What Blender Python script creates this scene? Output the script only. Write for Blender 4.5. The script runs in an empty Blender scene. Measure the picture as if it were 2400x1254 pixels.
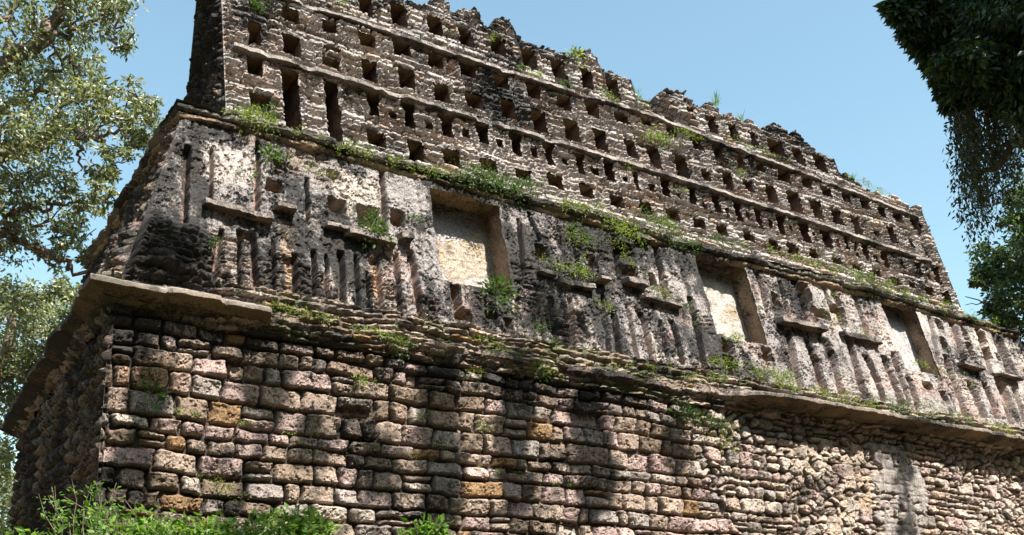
import bpy, math, random
import numpy as np
from mathutils import Matrix, Vector

# ------------------------------------------------------------------ camera, sky, sun, exposure
scene = bpy.context.scene
CAMZ = 1.6
_P = np.array([1200., 1000.]); _VX = np.array([5100., 1510.]); _VY = np.array([-350., 1590.])
_F = math.sqrt(-np.dot(_VX - _P, _VY - _P))
def _dir(v):
    a = np.array([v[0] - _P[0], v[1] - _P[1], _F]); return a / np.linalg.norm(a)
_X = _dir(_VX); _Y = _dir(_VY); _Z = np.cross(_X, _Y)
if _Z[1] > 0: _Z = -_Z
RW = np.array([_X, _Y, _Z])                      # camera (right, down, forward) -> world
cd = bpy.data.cameras.new("camera"); cam = bpy.data.objects.new("camera", cd)
scene.collection.objects.link(cam); scene.camera = cam
m = Matrix.Identity(4)
for i in range(3):
    m[i][0] = RW[i, 0]; m[i][1] = -RW[i, 1]; m[i][2] = -RW[i, 2]
m[2][3] = CAMZ
cam.matrix_world = m
cd.sensor_width = 36; cd.lens = _F / 2400 * 36; cd.shift_y = 373 / 2400; cd.clip_end = 3000; cd.clip_start = .05

SUN_EL, SUN_AZ = math.radians(54), math.radians(171)      # azimuth clockwise from +Y
world = bpy.data.worlds.new("World"); scene.world = world; world.use_nodes = True
wn = world.node_tree.nodes; wl = world.node_tree.links
bg = wn["Background"]; sky = wn.new("ShaderNodeTexSky"); sky.sky_type = 'NISHITA'; sky.sun_disc = False
sky.sun_elevation = SUN_EL; sky.sun_rotation = SUN_AZ; sky.air_density = 1.4; sky.dust_density = 1.5; sky.ozone_density = .4
sky.altitude = 100
tint = wn.new("ShaderNodeMix"); tint.data_type = 'RGBA'; tint.blend_type = 'MULTIPLY'; tint.inputs[0].default_value = 1
tint.inputs[7].default_value = (.93, 1.05, .94, 1)
wl.new(sky.outputs[0], tint.inputs[6]); wl.new(tint.outputs[2], bg.inputs[0]); bg.inputs[1].default_value = 0.095
ld = bpy.data.lights.new("sun", 'SUN'); sun = bpy.data.objects.new("sun", ld); scene.collection.objects.link(sun)
ld.energy = 5.0; ld.angle = math.radians(.53); ld.color = (1, .955, .88)
SD = Vector((math.sin(SUN_AZ) * math.cos(SUN_EL), math.cos(SUN_AZ) * math.cos(SUN_EL), math.sin(SUN_EL)))
sun.rotation_euler = SD.to_track_quat('Z', 'Y').to_euler()
scene.view_settings.view_transform = 'Standard'; scene.view_settings.look = 'None'
scene.view_settings.exposure = 1.45; scene.view_settings.gamma = 1

# ------------------------------------------------------------------ helpers
rng = np.random.default_rng(7); random.seed(7)
T15 = math.tan(math.radians(15))
def ray(x, y): return RW @ np.array([x - _P[0], y - _P[1], _F])
def lean(x, y, y0, z0, t=T15):
    """photo point -> point of the plane y = y0 + (z - z0) * t"""
    r = ray(x, y); s = (y0 + (CAMZ - z0) * t) / (r[1] - r[2] * t); p = r * s; p[2] += CAMZ; return p
def at(x, y, dist):
    r = ray(x, y); p = r / np.linalg.norm(r) * dist; p[2] += CAMZ; return p
def onx(x, y, xx):
    r = ray(x, y); p = r * xx / r[0]; p[2] += CAMZ; return p

def _hash(ix, iy, seed):
    h = (ix.astype(np.int64) * 374761393 + iy.astype(np.int64) * 668265263 + seed * 1442695041) & 0xffffffff
    h = ((h ^ (h >> 13)) * 1274126177) & 0xffffffff
    return ((h ^ (h >> 16)) & 0xffffff) / float(0xffffff)
def vnoise(x, y, seed=0):
    x = np.asarray(x, float); y = np.asarray(y, float)
    ix = np.floor(x); iy = np.floor(y); fx = x - ix; fy = y - iy
    fx = fx * fx * (3 - 2 * fx); fy = fy * fy * (3 - 2 * fy)
    a = _hash(ix, iy, seed); b = _hash(ix + 1, iy, seed); c = _hash(ix, iy + 1, seed); d = _hash(ix + 1, iy + 1, seed)
    return (a + (b - a) * fx) * (1 - fy) + (c + (d - c) * fx) * fy
def fbm(x, y, f, octv=4, seed=0, gain=.5):
    """about -1..1"""
    s = 0; a = 1; t = 0; x = np.asarray(x, float); y = np.asarray(y, float)
    for o in range(octv):
        s = s + a * (vnoise(x * f + 17.3 * o, y * f - 9.1 * o, seed + o * 31) * 2 - 1); t += a; a *= gain; f *= 2.03
    return s / t * 1.5
def sstep(a, b, x):
    t = np.clip((x - a) / (b - a), 0, 1); return t * t * (3 - 2 * t)

def masonry(u, v, v0, v1, hm, wm, seed, jh=.35, jw=.4, wob=.012, r=.03, gap=.012, hfun=None, split=.2):
    """coursed rubble: returns signed distance inside each stone (m), stone random numbers r0..r3, local coords"""
    g = np.random.default_rng(seed)
    uw = u + wob * fbm(u, v, 4, 3, seed) + wob * .6 * fbm(u, v, 14, 2, seed + 9)
    vw = v + wob * 1.6 * fbm(u, v, 1.1, 3, seed + 5) + wob * .6 * fbm(u, v, 12, 2, seed + 6)
    rows = [v0 - .3]
    while rows[-1] < v1 + .3:
        hh = hm if hfun is None else hfun(rows[-1])
        rows.append(rows[-1] + hh * (1 + jh * (g.random() * 2 - 1)))
    rows = np.array(rows)
    j = np.clip(np.searchsorted(rows, vw) - 1, 0, len(rows) - 2)
    lo = rows[j]; hi = rows[j + 1]
    L = np.zeros_like(u); H = np.zeros_like(u); K = np.zeros_like(u)
    umin, umax = u.min() - 1, u.max() + 1
    for q in range(len(rows) - 1):
        mk = j == q
        if not mk.any(): continue
        rh = rows[q + 1] - rows[q]
        n = int((umax - umin) / (wm * .4)) + 4
        ww = wm * (1 + jw * (g.random(n) * 2 - 1) + .6 * (g.random(n) < .12)) * (.75 + .25 * rh / hm)
        b = umin - g.random() * wm + np.concatenate([[0], np.cumsum(ww)])
        k = np.clip(np.searchsorted(b, uw[mk]) - 1, 0, n - 1)
        L[mk] = b[k]; H[mk] = b[k + 1]; K[mk] = k
    r0 = _hash(K, j, seed + 1); r1 = _hash(K, j, seed + 2); r2 = _hash(K, j, seed + 3); r3 = _hash(K, j, seed + 4)
    sp = (r3 < split) & (hi - lo > hm * .8)
    mid = lo + (hi - lo) * (.35 + .3 * r2)
    up = sp & (vw > mid); dn = sp & (vw <= mid)
    lo = np.where(up, mid, lo); hi = np.where(dn, mid, hi)
    r0 = np.where(up, (r0 + .37) % 1, r0); r1 = np.where(up, (r1 + .61) % 1, r1)
    hu = (H - L) / 2; hv = (hi - lo) / 2
    pu = uw - (L + H) / 2; pv = vw - (lo + hi) / 2
    pv = pv + pu * (r2 - .5) * .12; pu = pu + pv * (r1 - .5) * .25
    rr = np.minimum(r * (.5 + 1.2 * r1), np.minimum(hu, hv) * .9)
    gp = gap * (.4 + 1.2 * r0)
    qu = np.abs(pu) - (hu - rr - gp); qv = np.abs(pv) - (hv - rr - gp)
    sdf = np.hypot(np.maximum(qu, 0), np.maximum(qv, 0)) + np.minimum(np.maximum(qu, qv), 0) - rr
    return -sdf, r0, r1, r2, pu / np.maximum(hu, .01), pv / np.maximum(hv, .01)

def cells(u, v, s, seed, jit=.9, full=False):
    """irregular rubble: distance to the nearest edge and a random number per stone"""
    x = u / s; y = v / s * 1.25; ix = np.floor(x); iy = np.floor(y)
    d1 = np.full_like(x, 9.); d2 = np.full_like(x, 9.); rid = np.zeros_like(x); rid2 = np.zeros_like(x); ox = np.zeros_like(x); oy = np.zeros_like(x)
    for a in (-1, 0, 1):
        for b in (-1, 0, 1):
            cx = ix + a; cy = iy + b
            px = cx + .5 + jit * (_hash(cx, cy, seed) - .5); py = cy + .5 + jit * (_hash(cx, cy, seed + 1) - .5)
            dd = np.hypot(x - px, y - py); c = dd < d1
            d2 = np.where(c, d1, np.minimum(d2, dd)); h = _hash(cx, cy, seed + 2)
            rid = np.where(c, h, rid); rid2 = np.where(c, _hash(cx, cy, seed + 3), rid2); ox = np.where(c, x - px, ox); oy = np.where(c, y - py, oy); d1 = np.where(c, dd, d1)
    return ((d2 - d1) * s * .5, rid, rid2, ox * s, oy * s) if full else ((d2 - d1) * s * .5, rid, rid2)

coll = scene.collection
def raw_mesh(name, co, quads, mat, col=None, aux=None, parent=None, smooth=False, tris=None):
    me = bpy.data.meshes.new(name)
    co = np.ascontiguousarray(co, np.float32).reshape(-1, 3)
    nq = 0 if quads is None else len(quads); nt = 0 if tris is None else len(tris)
    loops = []
    if nq: loops.append(np.asarray(quads, np.int32).ravel())
    if nt: loops.append(np.asarray(tris, np.int32).ravel())
    lv = np.concatenate(loops)
    me.vertices.add(len(co)); me.vertices.foreach_set("co", co.ravel())
    me.loops.add(len(lv)); me.loops.foreach_set("vertex_index", lv)
    me.polygons.add(nq + nt)
    st = np.concatenate([np.arange(nq) * 4, nq * 4 + np.arange(nt) * 3]).astype(np.int32)
    me.polygons.foreach_set("loop_start", st)
    me.polygons.foreach_set("use_smooth", np.full(nq + nt, smooth, bool))
    if col is not None:
        a = me.color_attributes.new("Col", 'FLOAT_COLOR', 'POINT')
        c = np.ones((len(co), 4), np.float32); c[:, :3] = np.asarray(col).reshape(-1, 3); a.data.foreach_set("color", c.ravel())
    if aux is not None:
        a = me.color_attributes.new("Aux", 'FLOAT_COLOR', 'POINT')
        c = np.ones((len(co), 4), np.float32); c[:, :3] = np.asarray(aux).reshape(-1, 3); a.data.foreach_set("color", c.ravel())
    me.update(calc_edges=True); me.validate(clean_customdata=False)
    me.materials.append(mat)
    o = bpy.data.objects.new(name, me); coll.objects.link(o)
    if parent is not None: o.parent = parent
    return o
def grid_quads(nv, nu, keep=None):
    i = np.arange(nv - 1)[:, None] * nu + np.arange(nu - 1)[None]
    q = np.stack([i, i + 1, i + nu + 1, i + nu], -1)
    return q.reshape(-1, 4) if keep is None else q[keep]
def grid_mesh(name, pos, mat, col=None, aux=None, keep=None, parent=None, smooth=False, flip=False):
    nv, nu = pos.shape[:2]; q = grid_quads(nv, nu, keep)
    if flip: q = q[:, ::-1]
    return raw_mesh(name, pos, q, mat, col, aux, parent, smooth)
def mixc(a, b, t): return a + (np.asarray(b) - a) * t[..., None]
def tag(o, label=None, cat=None, group=None, kind=None):
    if label: o['label'] = label
    if cat: o['category'] = cat
    if group: o['group'] = group
    if kind: o['kind'] = kind
    return o
def empty(name, loc=(0, 0, 0)):
    o = bpy.data.objects.new(name, None); o.location = loc; coll.objects.link(o); return o

# ------------------------------------------------------------------ materials
def nodes_of(name):
    mt = bpy.data.materials.new(name); mt.use_nodes = True; nt = mt.node_tree
    return mt, nt, nt.nodes, nt.links, nt.nodes["Principled BSDF"]
def stone_mat(name, bump=.012, fine=60., lich=(.022, .021, .020), moss=(.06, .075, .025), contrast=.75):
    mt, nt, N, L, pb = nodes_of(name)
    pb.inputs["Roughness"].default_value = .93; pb.inputs["Specular IOR Level"].default_value = .2
    col = N.new("ShaderNodeAttribute"); col.attribute_name = "Col"
    aux = N.new("ShaderNodeAttribute"); aux.attribute_name = "Aux"
    sep = N.new("ShaderNodeSeparateColor"); L.new(aux.outputs["Color"], sep.inputs[0])
    geo = N.new("ShaderNodeNewGeometry")
    def noise(scale, det=6, rough=.65):
        n = N.new("ShaderNodeTexNoise"); n.inputs["Scale"].default_value = scale; n.inputs["Detail"].default_value = det
        n.inputs["Roughness"].default_value = rough; L.new(geo.outputs["Position"], n.inputs["Vector"]); return n
    def math_(op, a, b=None, c=None):
        k = N.new("ShaderNodeMath"); k.operation = op
        for i, x in enumerate((a, b, c)):
            if x is None: continue
            if hasattr(x, "is_linked"): L.new(x, k.inputs[i])
            else: k.inputs[i].default_value = x
        return k.outputs[0]
    def rng_(x, a, b, c, d):
        k = N.new("ShaderNodeMapRange"); L.new(x, k.inputs[0])
        for i, q in enumerate((a, b, c, d)): k.inputs[i + 1].default_value = q
        return k.outputs[0]
    nf = noise(fine); nm = noise(9., 8, .7); nb = noise(2.2, 6, .6)
    var = math_('MULTIPLY', rng_(nf.outputs[0], .3, .7, 1 - contrast, 1 + contrast), rng_(nm.outputs[0], .3, .7, .53, .95))
    mx = N.new("ShaderNodeMix"); mx.data_type = 'RGBA'; mx.blend_type = 'MULTIPLY'; mx.inputs[0].default_value = 1
    L.new(col.outputs["Color"], mx.inputs[6])
    cv = N.new("ShaderNodeCombineColor")
    for i, f_ in enumerate((1.01, .985, 1.005)): L.new(math_('MULTIPLY', var, f_), cv.inputs[i])
    L.new(cv.outputs[0], mx.inputs[7])
    # grey-black lichen: fine speckle whose cover follows the Aux red channel
    sp = noise(34., 9, .85)
    s = math_('ADD', math_('MULTIPLY', sp.outputs[0], .6), math_('MULTIPLY', nm.outputs[0], .4))
    s = math_('ADD', s, math_('MULTIPLY', math_('SUBTRACT', sep.outputs[0], .5), .42))
    lm = rng_(s, .485, .545, 0, .93)
    m2 = N.new("ShaderNodeMix"); m2.data_type = 'RGBA'; L.new(lm, m2.inputs[0]); L.new(mx.outputs[2], m2.inputs[6]); m2.inputs[7].default_value = (*lich, 1)
    ms = math_('ADD', math_('MULTIPLY', nb.outputs[0], .5), math_('MULTIPLY', sp.outputs[0], .5))
    ms = math_('ADD', ms, math_('MULTIPLY', math_('SUBTRACT', sep.outputs[1], .5), .5))
    mm = rng_(ms, .52, .64, 0, .8)
    m3 = N.new("ShaderNodeMix"); m3.data_type = 'RGBA'; L.new(mm, m3.inputs[0]); L.new(m2.outputs[2], m3.inputs[6]); m3.inputs[7].default_value = (*moss, 1)
    L.new(m3.outputs[2], pb.inputs["Base Color"])
    hgt = math_('ADD', math_('MULTIPLY', nf.outputs[0], .5), math_('MULTIPLY', sp.outputs[0], 1.))
    bp = N.new("ShaderNodeBump"); bp.inputs["Strength"].default_value = 1; bp.inputs["Distance"].default_value = bump
    L.new(hgt, bp.inputs["Height"]); L.new(bp.outputs[0], pb.inputs["Normal"])
    return mt
def leaf_mat(name, rough=.45, trans=.35, spec=.4):
    mt, nt, N, L, pb = nodes_of(name)
    col = N.new("ShaderNodeAttribute"); col.attribute_name = "Col"
    pb.inputs["Roughness"].default_value = rough; pb.inputs["Specular IOR Level"].default_value = spec
    L.new(col.outputs["Color"], pb.inputs["Base Color"])
    tr = N.new("ShaderNodeBsdfTranslucent"); mx = N.new("ShaderNodeMixShader"); mx.inputs[0].default_value = trans
    bc = N.new("ShaderNodeMix"); bc.data_type = 'RGBA'; bc.blend_type = 'MULTIPLY'; bc.inputs[0].default_value = 1
    L.new(col.outputs["Color"], bc.inputs[6]); bc.inputs[7].default_value = (1.3, 1.5, .5, 1); L.new(bc.outputs[2], tr.inputs[0])
    L.new(pb.outputs[0], mx.inputs[1]); L.new(tr.outputs[0], mx.inputs[2]); L.new(mx.outputs[0], N["Material Output"].inputs[0])
    return mt
def bark_mat(name, c):
    mt, nt, N, L, pb = nodes_of(name); pb.inputs["Roughness"].default_value = .9
    n = N.new("ShaderNodeTexNoise"); n.inputs["Scale"].default_value = 18; n.inputs["Detail"].default_value = 6
    g = N.new("ShaderNodeNewGeometry"); L.new(g.outputs["Position"], n.inputs["Vector"])
    cr = N.new("ShaderNodeValToRGB"); cr.color_ramp.elements[0].position = .35; cr.color_ramp.elements[1].position = .7
    cr.color_ramp.elements[0].color = (c[0] * .5, c[1] * .5, c[2] * .5, 1); cr.color_ramp.elements[1].color = (c[0] * 1.6, c[1] * 1.6, c[2] * 1.6, 1)
    L.new(n.outputs[0], cr.inputs[0]); L.new(cr.outputs[0], pb.inputs["Base Color"])
    b = N.new("ShaderNodeBump"); b.inputs["Distance"].default_value = .02; L.new(n.outputs[0], b.inputs["Height"]); L.new(b.outputs[0], pb.inputs["Normal"])
    return mt
M_WALL = stone_mat("wall_stone", .012, 70.)
M_STUC = stone_mat("weathered_stucco", .016, 60.)
M_COMB = stone_mat("comb_masonry", .014, 60.)
M_SLAB = stone_mat("slab_stone", .008, 50., contrast=.35)
M_LEAF = leaf_mat("leaf", .38, .3, .6); M_WEED = leaf_mat("weed_leaf", .5, .45, .3)
M_DLEAF = leaf_mat("dark_leaf", .4, .25, .35)
M_BARK = bark_mat("bark", (.16, .12, .09)); M_TWIG = bark_mat("twig", (.14, .11, .07)); M_VINE = bark_mat("vine_bark", (.045, .04, .03))
M_SOIL = bark_mat("soil", (.09, .07, .04))

# ================================================================== TEMPLE
WX0, WX1 = 1.571, 17.0          # lower wall
WY = 9.0; DEPTH = 5.9
ZB, ZC = 1.6, 4.76              # foot and top of the lower wall
ZF0, ZF1 = 4.95, 7.12           # frieze foot and top
temple = empty("temple_ruin", (9, 12, 2.6))
tag(temple, "roofed ruin of pale rubble stone with stucco frieze and pierced roof comb", "temple")
def part(o): o.parent = temple; o.matrix_parent_inverse = Matrix.Translation((-9, -12, -2.6)); return o

TAN = np.array([.40, .31, .24]); PINK = np.array([.44, .33, .29]); GREY = np.array([.33, .285, .25])
ORNG = np.array([.46, .29, .15]); PALE = np.array([.54, .46, .38]); BROWN = np.array([.30, .225, .165]); SOIL = np.array([.10, .08, .062])
def palette(r0, r1, ws=((.34, TAN), (.56, PINK), (.72, GREY), (.75, ORNG * .8), (.82, PALE * .9), (1.01, BROWN))):
    c = np.zeros(r0.shape + (3,)); prev = -1
    for t, k in ws:
        mk = (r0 > prev) & (r0 <= t); c[mk] = k; prev = t
    return c * (.78 + .44 * r1)[..., None]

# ---- lower front wall: every stone in relief
def build_lower_wall():
    # finer spacing to the left (nearer the camera)
    n = 1350; s = np.linspace(0, 1, n); u1 = WX0 + (WX1 - WX0) * (s * .62 + .38 * s * s)
    v1 = np.arange(ZB, ZC + .1, .0125); u, v = np.meshgrid(u1, v1)
    hf = lambda z: .18 if z < 4.22 else .12
    d, r0, r1, r2, pu, pv = masonry(u, v, ZB, ZC, .18, .265, 11, jh=.4, jw=.5, wob=.016, r=.026, gap=.007, hfun=hf, split=.12)
    dc, q0, q1, cu, cv = cells(u + .07 * fbm(u, v, 5, 4, 50), v + .05 * fbm(u, v, 5, 4, 51), .15, 21, full=True)
    dc = dc - .008
    d2, s0, s1, s2, qu_, qv_ = masonry(u, v, ZB, ZC, .15, .19, 22, jh=.5, jw=.55, wob=.016, r=.04, gap=.008, split=.35)
    use2 = fbm(u, v, .8, 2, 23) > -.4 + .35 * (u > 12.6) + .25 * (v > 4.2); dc = np.where(use2, d2, dc); q0 = np.where(use2, s0, q0); q1 = np.where(use2, s1, q1); cu = np.where(use2, qu_ * .08, cu); cv = np.where(use2, qv_ * .06, cv)
    # small irregular rubble at the right, coursed stone at the left
    rub = sstep(-.12, .12, fbm(u, v, .9, 3, 4) * .5 + (u - 9.2) * .35 + (v - 3.8) * .55 * (u > 7.5))
    isr = rub > .5
    d = np.where(isr, dc, d); r0 = np.where(isr, q0, r0); r1 = np.where(isr, q1, r1)
    lu_ = np.where(isr, cu, pu * .15); lv_ = np.where(isr, cv, pv * .09)
    pil = np.clip(d / .022, 0, 1) ** .6
    h = (-.075 + .08 * pil) * np.where(isr, .7, 1) + .04 * (r1 - .5) * (d > 0) + (lu_ * (r0 * 5.3 % 1 - .5) * .35 + lv_ * (r0 * 9.1 % 1 - .5) * .7) * (d > 0)
    h += (.014 * fbm(u, v, 8, 4, 3) + .010 * fbm(u, v, 24, 4, 8, .7)) * sstep(-.01, .02, d)
    h += .03 * fbm(u, v, .6, 3, 77)
    pits = sstep(.25, .6, fbm(u, v, 26, 4, 91, .65)); h -= .02 * pits
    # lost stones: deep pockets
    lost = ((r0 * 7.77) % 1 < .035) & (u > 2.0) & ~isr; h = np.where(lost & (d > .004), h - .075, h)
    col = palette(r0, r1)
    col[isr] = palette(r0, r1, ((.35, PALE * .85), (.55, PINK), (.8, TAN * 1.15), (.9, GREY), (1.01, PALE)))[isr]
    # warm orange stones near the top left corner
    wo = sstep(.5, .1, np.hypot((u - 1.85) / 1.2, (v - 4.15) / .6)) * (r1 > .35); col = mixc(col, ORNG * .8, wo * .7)
    # remains of plaster: cream on rubble, then a grey streaked strip
    pl = sstep(.0, .25, fbm(u, v, 1.6, 4, 60) * .6 + .55 - np.abs(u - 10.7) * .75 - np.abs(v - 3.75) * .55)
    pl = pl * (v < 4.5) * sstep(-.25, .0, fbm(u, v, 6, 4, 67))
    ug = u + .12 * fbm(u, v, 3.5, 4, 68); gs = sstep(11.5, 11.56, ug) * (1 - sstep(12.5, 12.6, ug)) * (v < 4.55) * (.45 + .55 * sstep(-.4, -.1, fbm(u, v, 5, 4, 69)))
    plh = .035 + .012 * fbm(u, v, 5, 5, 61) + .008 * fbm(u, v, 40, 2, 62)
    h = h * (1 - pl * .75) + plh * pl * .75
    h = h * (1 - gs * .8) + (.05 + .012 * fbm(u * 3, v * .6, 5, 4, 63)) * gs * .8
    col = mixc(col, np.array([.52, .44, .33]), pl * (.55 + .3 * np.clip(fbm(u, v, 8, 3, 64), 0, 1)))
    col = mixc(col, ORNG * .9, pl * sstep(.2, .7, fbm(u, v, 3, 3, 65)) * .45)
    stre = sstep(-.2, .6, fbm(u * 5, v * .5, 2.2, 4, 66))
    col = mixc(col, np.array([.36, .33, .30]), gs * .85); col = mixc(col, np.array([.12, .11, .10]), gs * stre * .6)
    jn = sstep(.012, -.004, d) * (1 - pl * .8) * (1 - gs); col = mixc(col, SOIL, jn)
    aux = np.zeros(u.shape + (3,))
    aux[..., 0] = .42 + .25 * fbm(u, v, 1.3, 4, 30) + .22 * (r1 - .5) - .2 * sstep(6, 10, u) + .25 * sstep(4.2, 4.6, v) * (u < 9) - .22 * pl  # extra dark cover high up at the left paints in the cornice's shadow
    aux[..., 0] += .22 * sstep(2.1, 1.5, u)
    aux[..., 1] = .28 + .25 * fbm(u, v, 1.1, 3, 31) + .25 * sstep(2.9, 2.5, v)
    # the left end carries on round the corner: ease the last few centimetres back
    edge = np.clip((u - WX0) / .02, 0, 1); h = h * edge - .03 * (1 - edge)
    pos = np.stack([u, WY - h, v], -1)
    part(grid_mesh("front_wall", pos, M_WALL, col, aux))
def build_side_wall():
    y1 = np.arange(WY, WY + DEPTH + .02, .022); v1 = np.arange(ZB, ZC + .1, .016); u, v = np.meshgrid(y1, v1)
    d, r0, r1, r2, pu, pv = masonry(u, v, ZB, ZC, .13, .28, 31, jh=.4, jw=.5, wob=.03, r=.03, gap=.014, split=.3)
    h = -.05 + .085 * np.clip(d / .045, 0, 1) ** .6 + .04 * (r1 - .5) * (d > 0) + .012 * fbm(u, v, 12, 4, 33)
    edge = np.clip((u - WY) / .05, 0, 1); h = h * edge - .03 * (1 - edge)
    col = palette(r0, r1, ((.4, BROWN), (.7, GREY * .8), (.9, TAN * .8), (1.01, GREY))); col = mixc(col, SOIL, sstep(.012, -.004, d))  # dimmer palette than the front: the unlit side's shade is painted in
    aux = np.zeros(u.shape + (3,)); aux[..., 0] = .62 + .2 * fbm(u, v, 1.5, 4, 34); aux[..., 1] = .35 + .2 * fbm(u, v, 1, 3, 35)
    part(grid_mesh("side_wall", np.stack([WX0 - h, u, v], -1), M_WALL, col, aux, flip=True))
build_lower_wall(); build_side_wall()

# ---- strips that run round the left corner: cornices
def strip(name, xr, prof, mat, yback, over, hfun, colfun, auxfun, du=.03, cx=None, cy=None, ds=.02, seed=0):
    """prof: points (o, z): o outward from the wall line; over(path) scales o; path goes back-left -> corner -> right"""
    cx = WX0 if cx is None else cx; cy = WY if cy is None else cy
    ny = int((yback - cy) / .05); ys = np.linspace(yback, cy, ny); n = int((xr - cx) / du); s = np.linspace(0, 1, n)
    xs = cx + (xr - cx) * (s * .65 + .35 * s * s)
    base = np.concatenate([np.stack([np.full(ny, cx), ys], -1), np.stack([xs, np.full(n, cy)], -1)])
    nrm = np.concatenate([np.tile([-1., 0], (ny, 1)), np.tile([0., -1], (n, 1))])
    nrm[ny - 1] = (-1, -1); nrm[ny] = (-1, -1)
    prm = np.concatenate([-(ys - cy), xs - cx])        # <0 on the side, >0 along the front
    pts = []
    for (a, b) in zip(prof[:-1], prof[1:]):
        k = max(1, int(math.hypot(b[0] - a[0], b[1] - a[1]) / ds))
        for i in range(k): pts.append((a[0] + (b[0] - a[0]) * i / k, a[1] + (b[1] - a[1]) * i / k))
    pts.append(prof[-1]); pts = np.array(pts); sl = np.concatenate([[0], np.cumsum(np.hypot(*np.diff(pts, axis=0).T))])
    pr, S = np.meshgrid(prm, sl); O = np.repeat(pts[:, :1], len(prm), 1); Z = np.repeat(pts[:, 1:], len(prm), 1)
    O2, Z2 = hfun(pr, S, O, Z)
    O2 = O2 if over is None else O2 * over(pr)
    pos = np.stack([base[None, :, 0] + nrm[None, :, 0] * O2, base[None, :, 1] + nrm[None, :, 1] * O2, Z2], -1)
    return part(grid_mesh(name, pos, mat, colfun(pr, S, Z), auxfun(pr, S, Z)))

X_BRK0, X_BRK1 = lean(640, 742, 8.8, 4.8, 0)[0] - WX0, lean(1760, 935, 8.8, 4.8, 0)[0] - WX0
JOINTS = [lean(x, 700, 8.8, 4.8, 0)[0] - WX0 for x in (398, 530)]
def medial():
    # a profile of jutting slabs: soffit rising outward, thin face, then the top running back under the frieze
    prof = [(-.06, 4.76), (.305, 4.862), (.31, 4.866), (.31, 4.905), (.30, 4.91), (.05, 4.985), (-.25, 5.05)]
    def bad(p): return sstep(X_BRK0 - .02, X_BRK0 + .03, p) * (1 - sstep(X_BRK1 - .5, X_BRK1 + .25, p))
    def hf(p, s, O, Z):
        b = bad(p); n1 = fbm(p, s, 5, 4, 101); n2 = fbm(p, s, 22, 3, 102)
        cut = .04 + .08 * np.clip(fbm(p, 0 * p, 1.3, 3, 103) + .3, 0, 1.2)
        O2 = np.where(O > 0, O * ((1 - b) + b * (cut / .31)), O)
        O2 = O2 * (1 + .015 * fbm(p, 0 * p, 2.2, 3, 110) * (O > .1) + .10 * (_hash(np.floor(p / .62 + .25 * vnoise(p, p * 0, 114)), p * 0, 115) - .5) * (O > .1)) + (.004 + .035 * b) * n1 + (.004 + .012 * b) * n2
        # the far right slabs have a ragged lip
        rr = sstep(X_BRK1, X_BRK1 + .5, p); O2 = O2 + rr * (O > .1) * (.014 * fbm(p, 0 * p, 3, 3, 104)) + rr * (O > .1) * (.045 + .025 * fbm(p, 0 * p, 9, 3, 113))
        for j in JOINTS: O2 = O2 - .05 * np.exp(-((p - j) / .012) ** 2) * (O > 0)
        side = sstep(0, -.1, p); O2 = O2 * (1 - .26 * (1 - sstep(X_BRK0, X_BRK1, p)) * (O > .1) * (1 - side * .2))
        jj = (p * 1.9) % 1; O2 = O2 - side * .04 * np.exp(-((jj - .5) / .03) ** 2) * (O > 0) + side * (O > .1) * .025 * fbm(p, 0 * p, 1.2, 3, 105)
        stp = .02 * (np.floor((p - .9) / .5) % 2 - .5) * (p > 0) * (p < X_BRK0)
        Z2 = Z + .004 * n2 + (.003 + .008 * b) * n1 + stp + b * (.018 * fbm(p, s, 2.5, 3, 106) - .02 * (O > .02)) + .007 * fbm(p, 0 * p, .7, 2, 107)
        return O2, Z2
    def cf(p, s, Z):
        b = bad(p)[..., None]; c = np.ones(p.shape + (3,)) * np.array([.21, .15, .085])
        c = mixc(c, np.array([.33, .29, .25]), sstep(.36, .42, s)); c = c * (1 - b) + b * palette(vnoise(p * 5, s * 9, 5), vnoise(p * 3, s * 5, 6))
        return c * (.9 + .25 * fbm(p, s, 3, 3, 108))[..., None]
    def af(p, s, Z):
        a = np.zeros(p.shape + (3,)); a[..., 0] = .44 + .3 * fbm(p, s, 2, 4, 109) + .25 * sstep(0, -.3, p) + .1 * bad(p); a[..., 1] = .2 + .35 * sstep(.42, .5, s) + .25 * fbm(p, s, 1, 2, 112) + .15 * bad(p); return a
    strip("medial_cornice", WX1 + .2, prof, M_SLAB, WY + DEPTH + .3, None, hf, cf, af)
medial()

# ---- rough rubble course between cornice and frieze where the slabs are gone
def rubble_ledge():
    prof = [(.02, 4.70), (.07, 4.78), (.09, 4.88), (.06, 4.98), (.08, 5.06), (.03, 5.14), (-.10, 5.2)]
    def hf(p, s, O, Z):
        d, r0, r1, r2, a, b = masonry(p, s, 0, .7, .075, .24, 141, wob=.02, r=.02, gap=.006)
        O2 = O + .05 * np.clip(d / .03, 0, 1) + .05 * (r1 - .5) + .04 * fbm(p, s, 3, 4, 142) - .03 + .015 * fbm(p, s, 25, 3, 143)
        O2 = O2 - .16 * (1 - sstep(.7, 1.1, p)) * (p > -.2)
        return O2, Z + .015 * fbm(p, s, 4, 3, 144)
    def cf(p, s, Z):
        d, r0, r1, r2, a, b = masonry(p, s, 0, .7, .075, .24, 141, wob=.02, r=.02, gap=.006)
        c = palette(r0, r1, ((.4, TAN), (.45, ORNG * .7), (.7, GREY), (.8, PALE * .8), (1.01, BROWN))); return mixc(c, SOIL, sstep(.008, -.004, d))
    def af(p, s, Z):
        a = np.zeros(p.shape + (3,)); a[..., 0] = .45 + .3 * fbm(p, s, 2, 4, 145); a[..., 1] = .42 + .3 * fbm(p, s, 1.2, 3, 146); return a
    strip("rubble_course", WX1, prof, M_WALL, WY + DEPTH, None, hf, cf, af, ds=.014, du=.02)
rubble_ledge()

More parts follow.
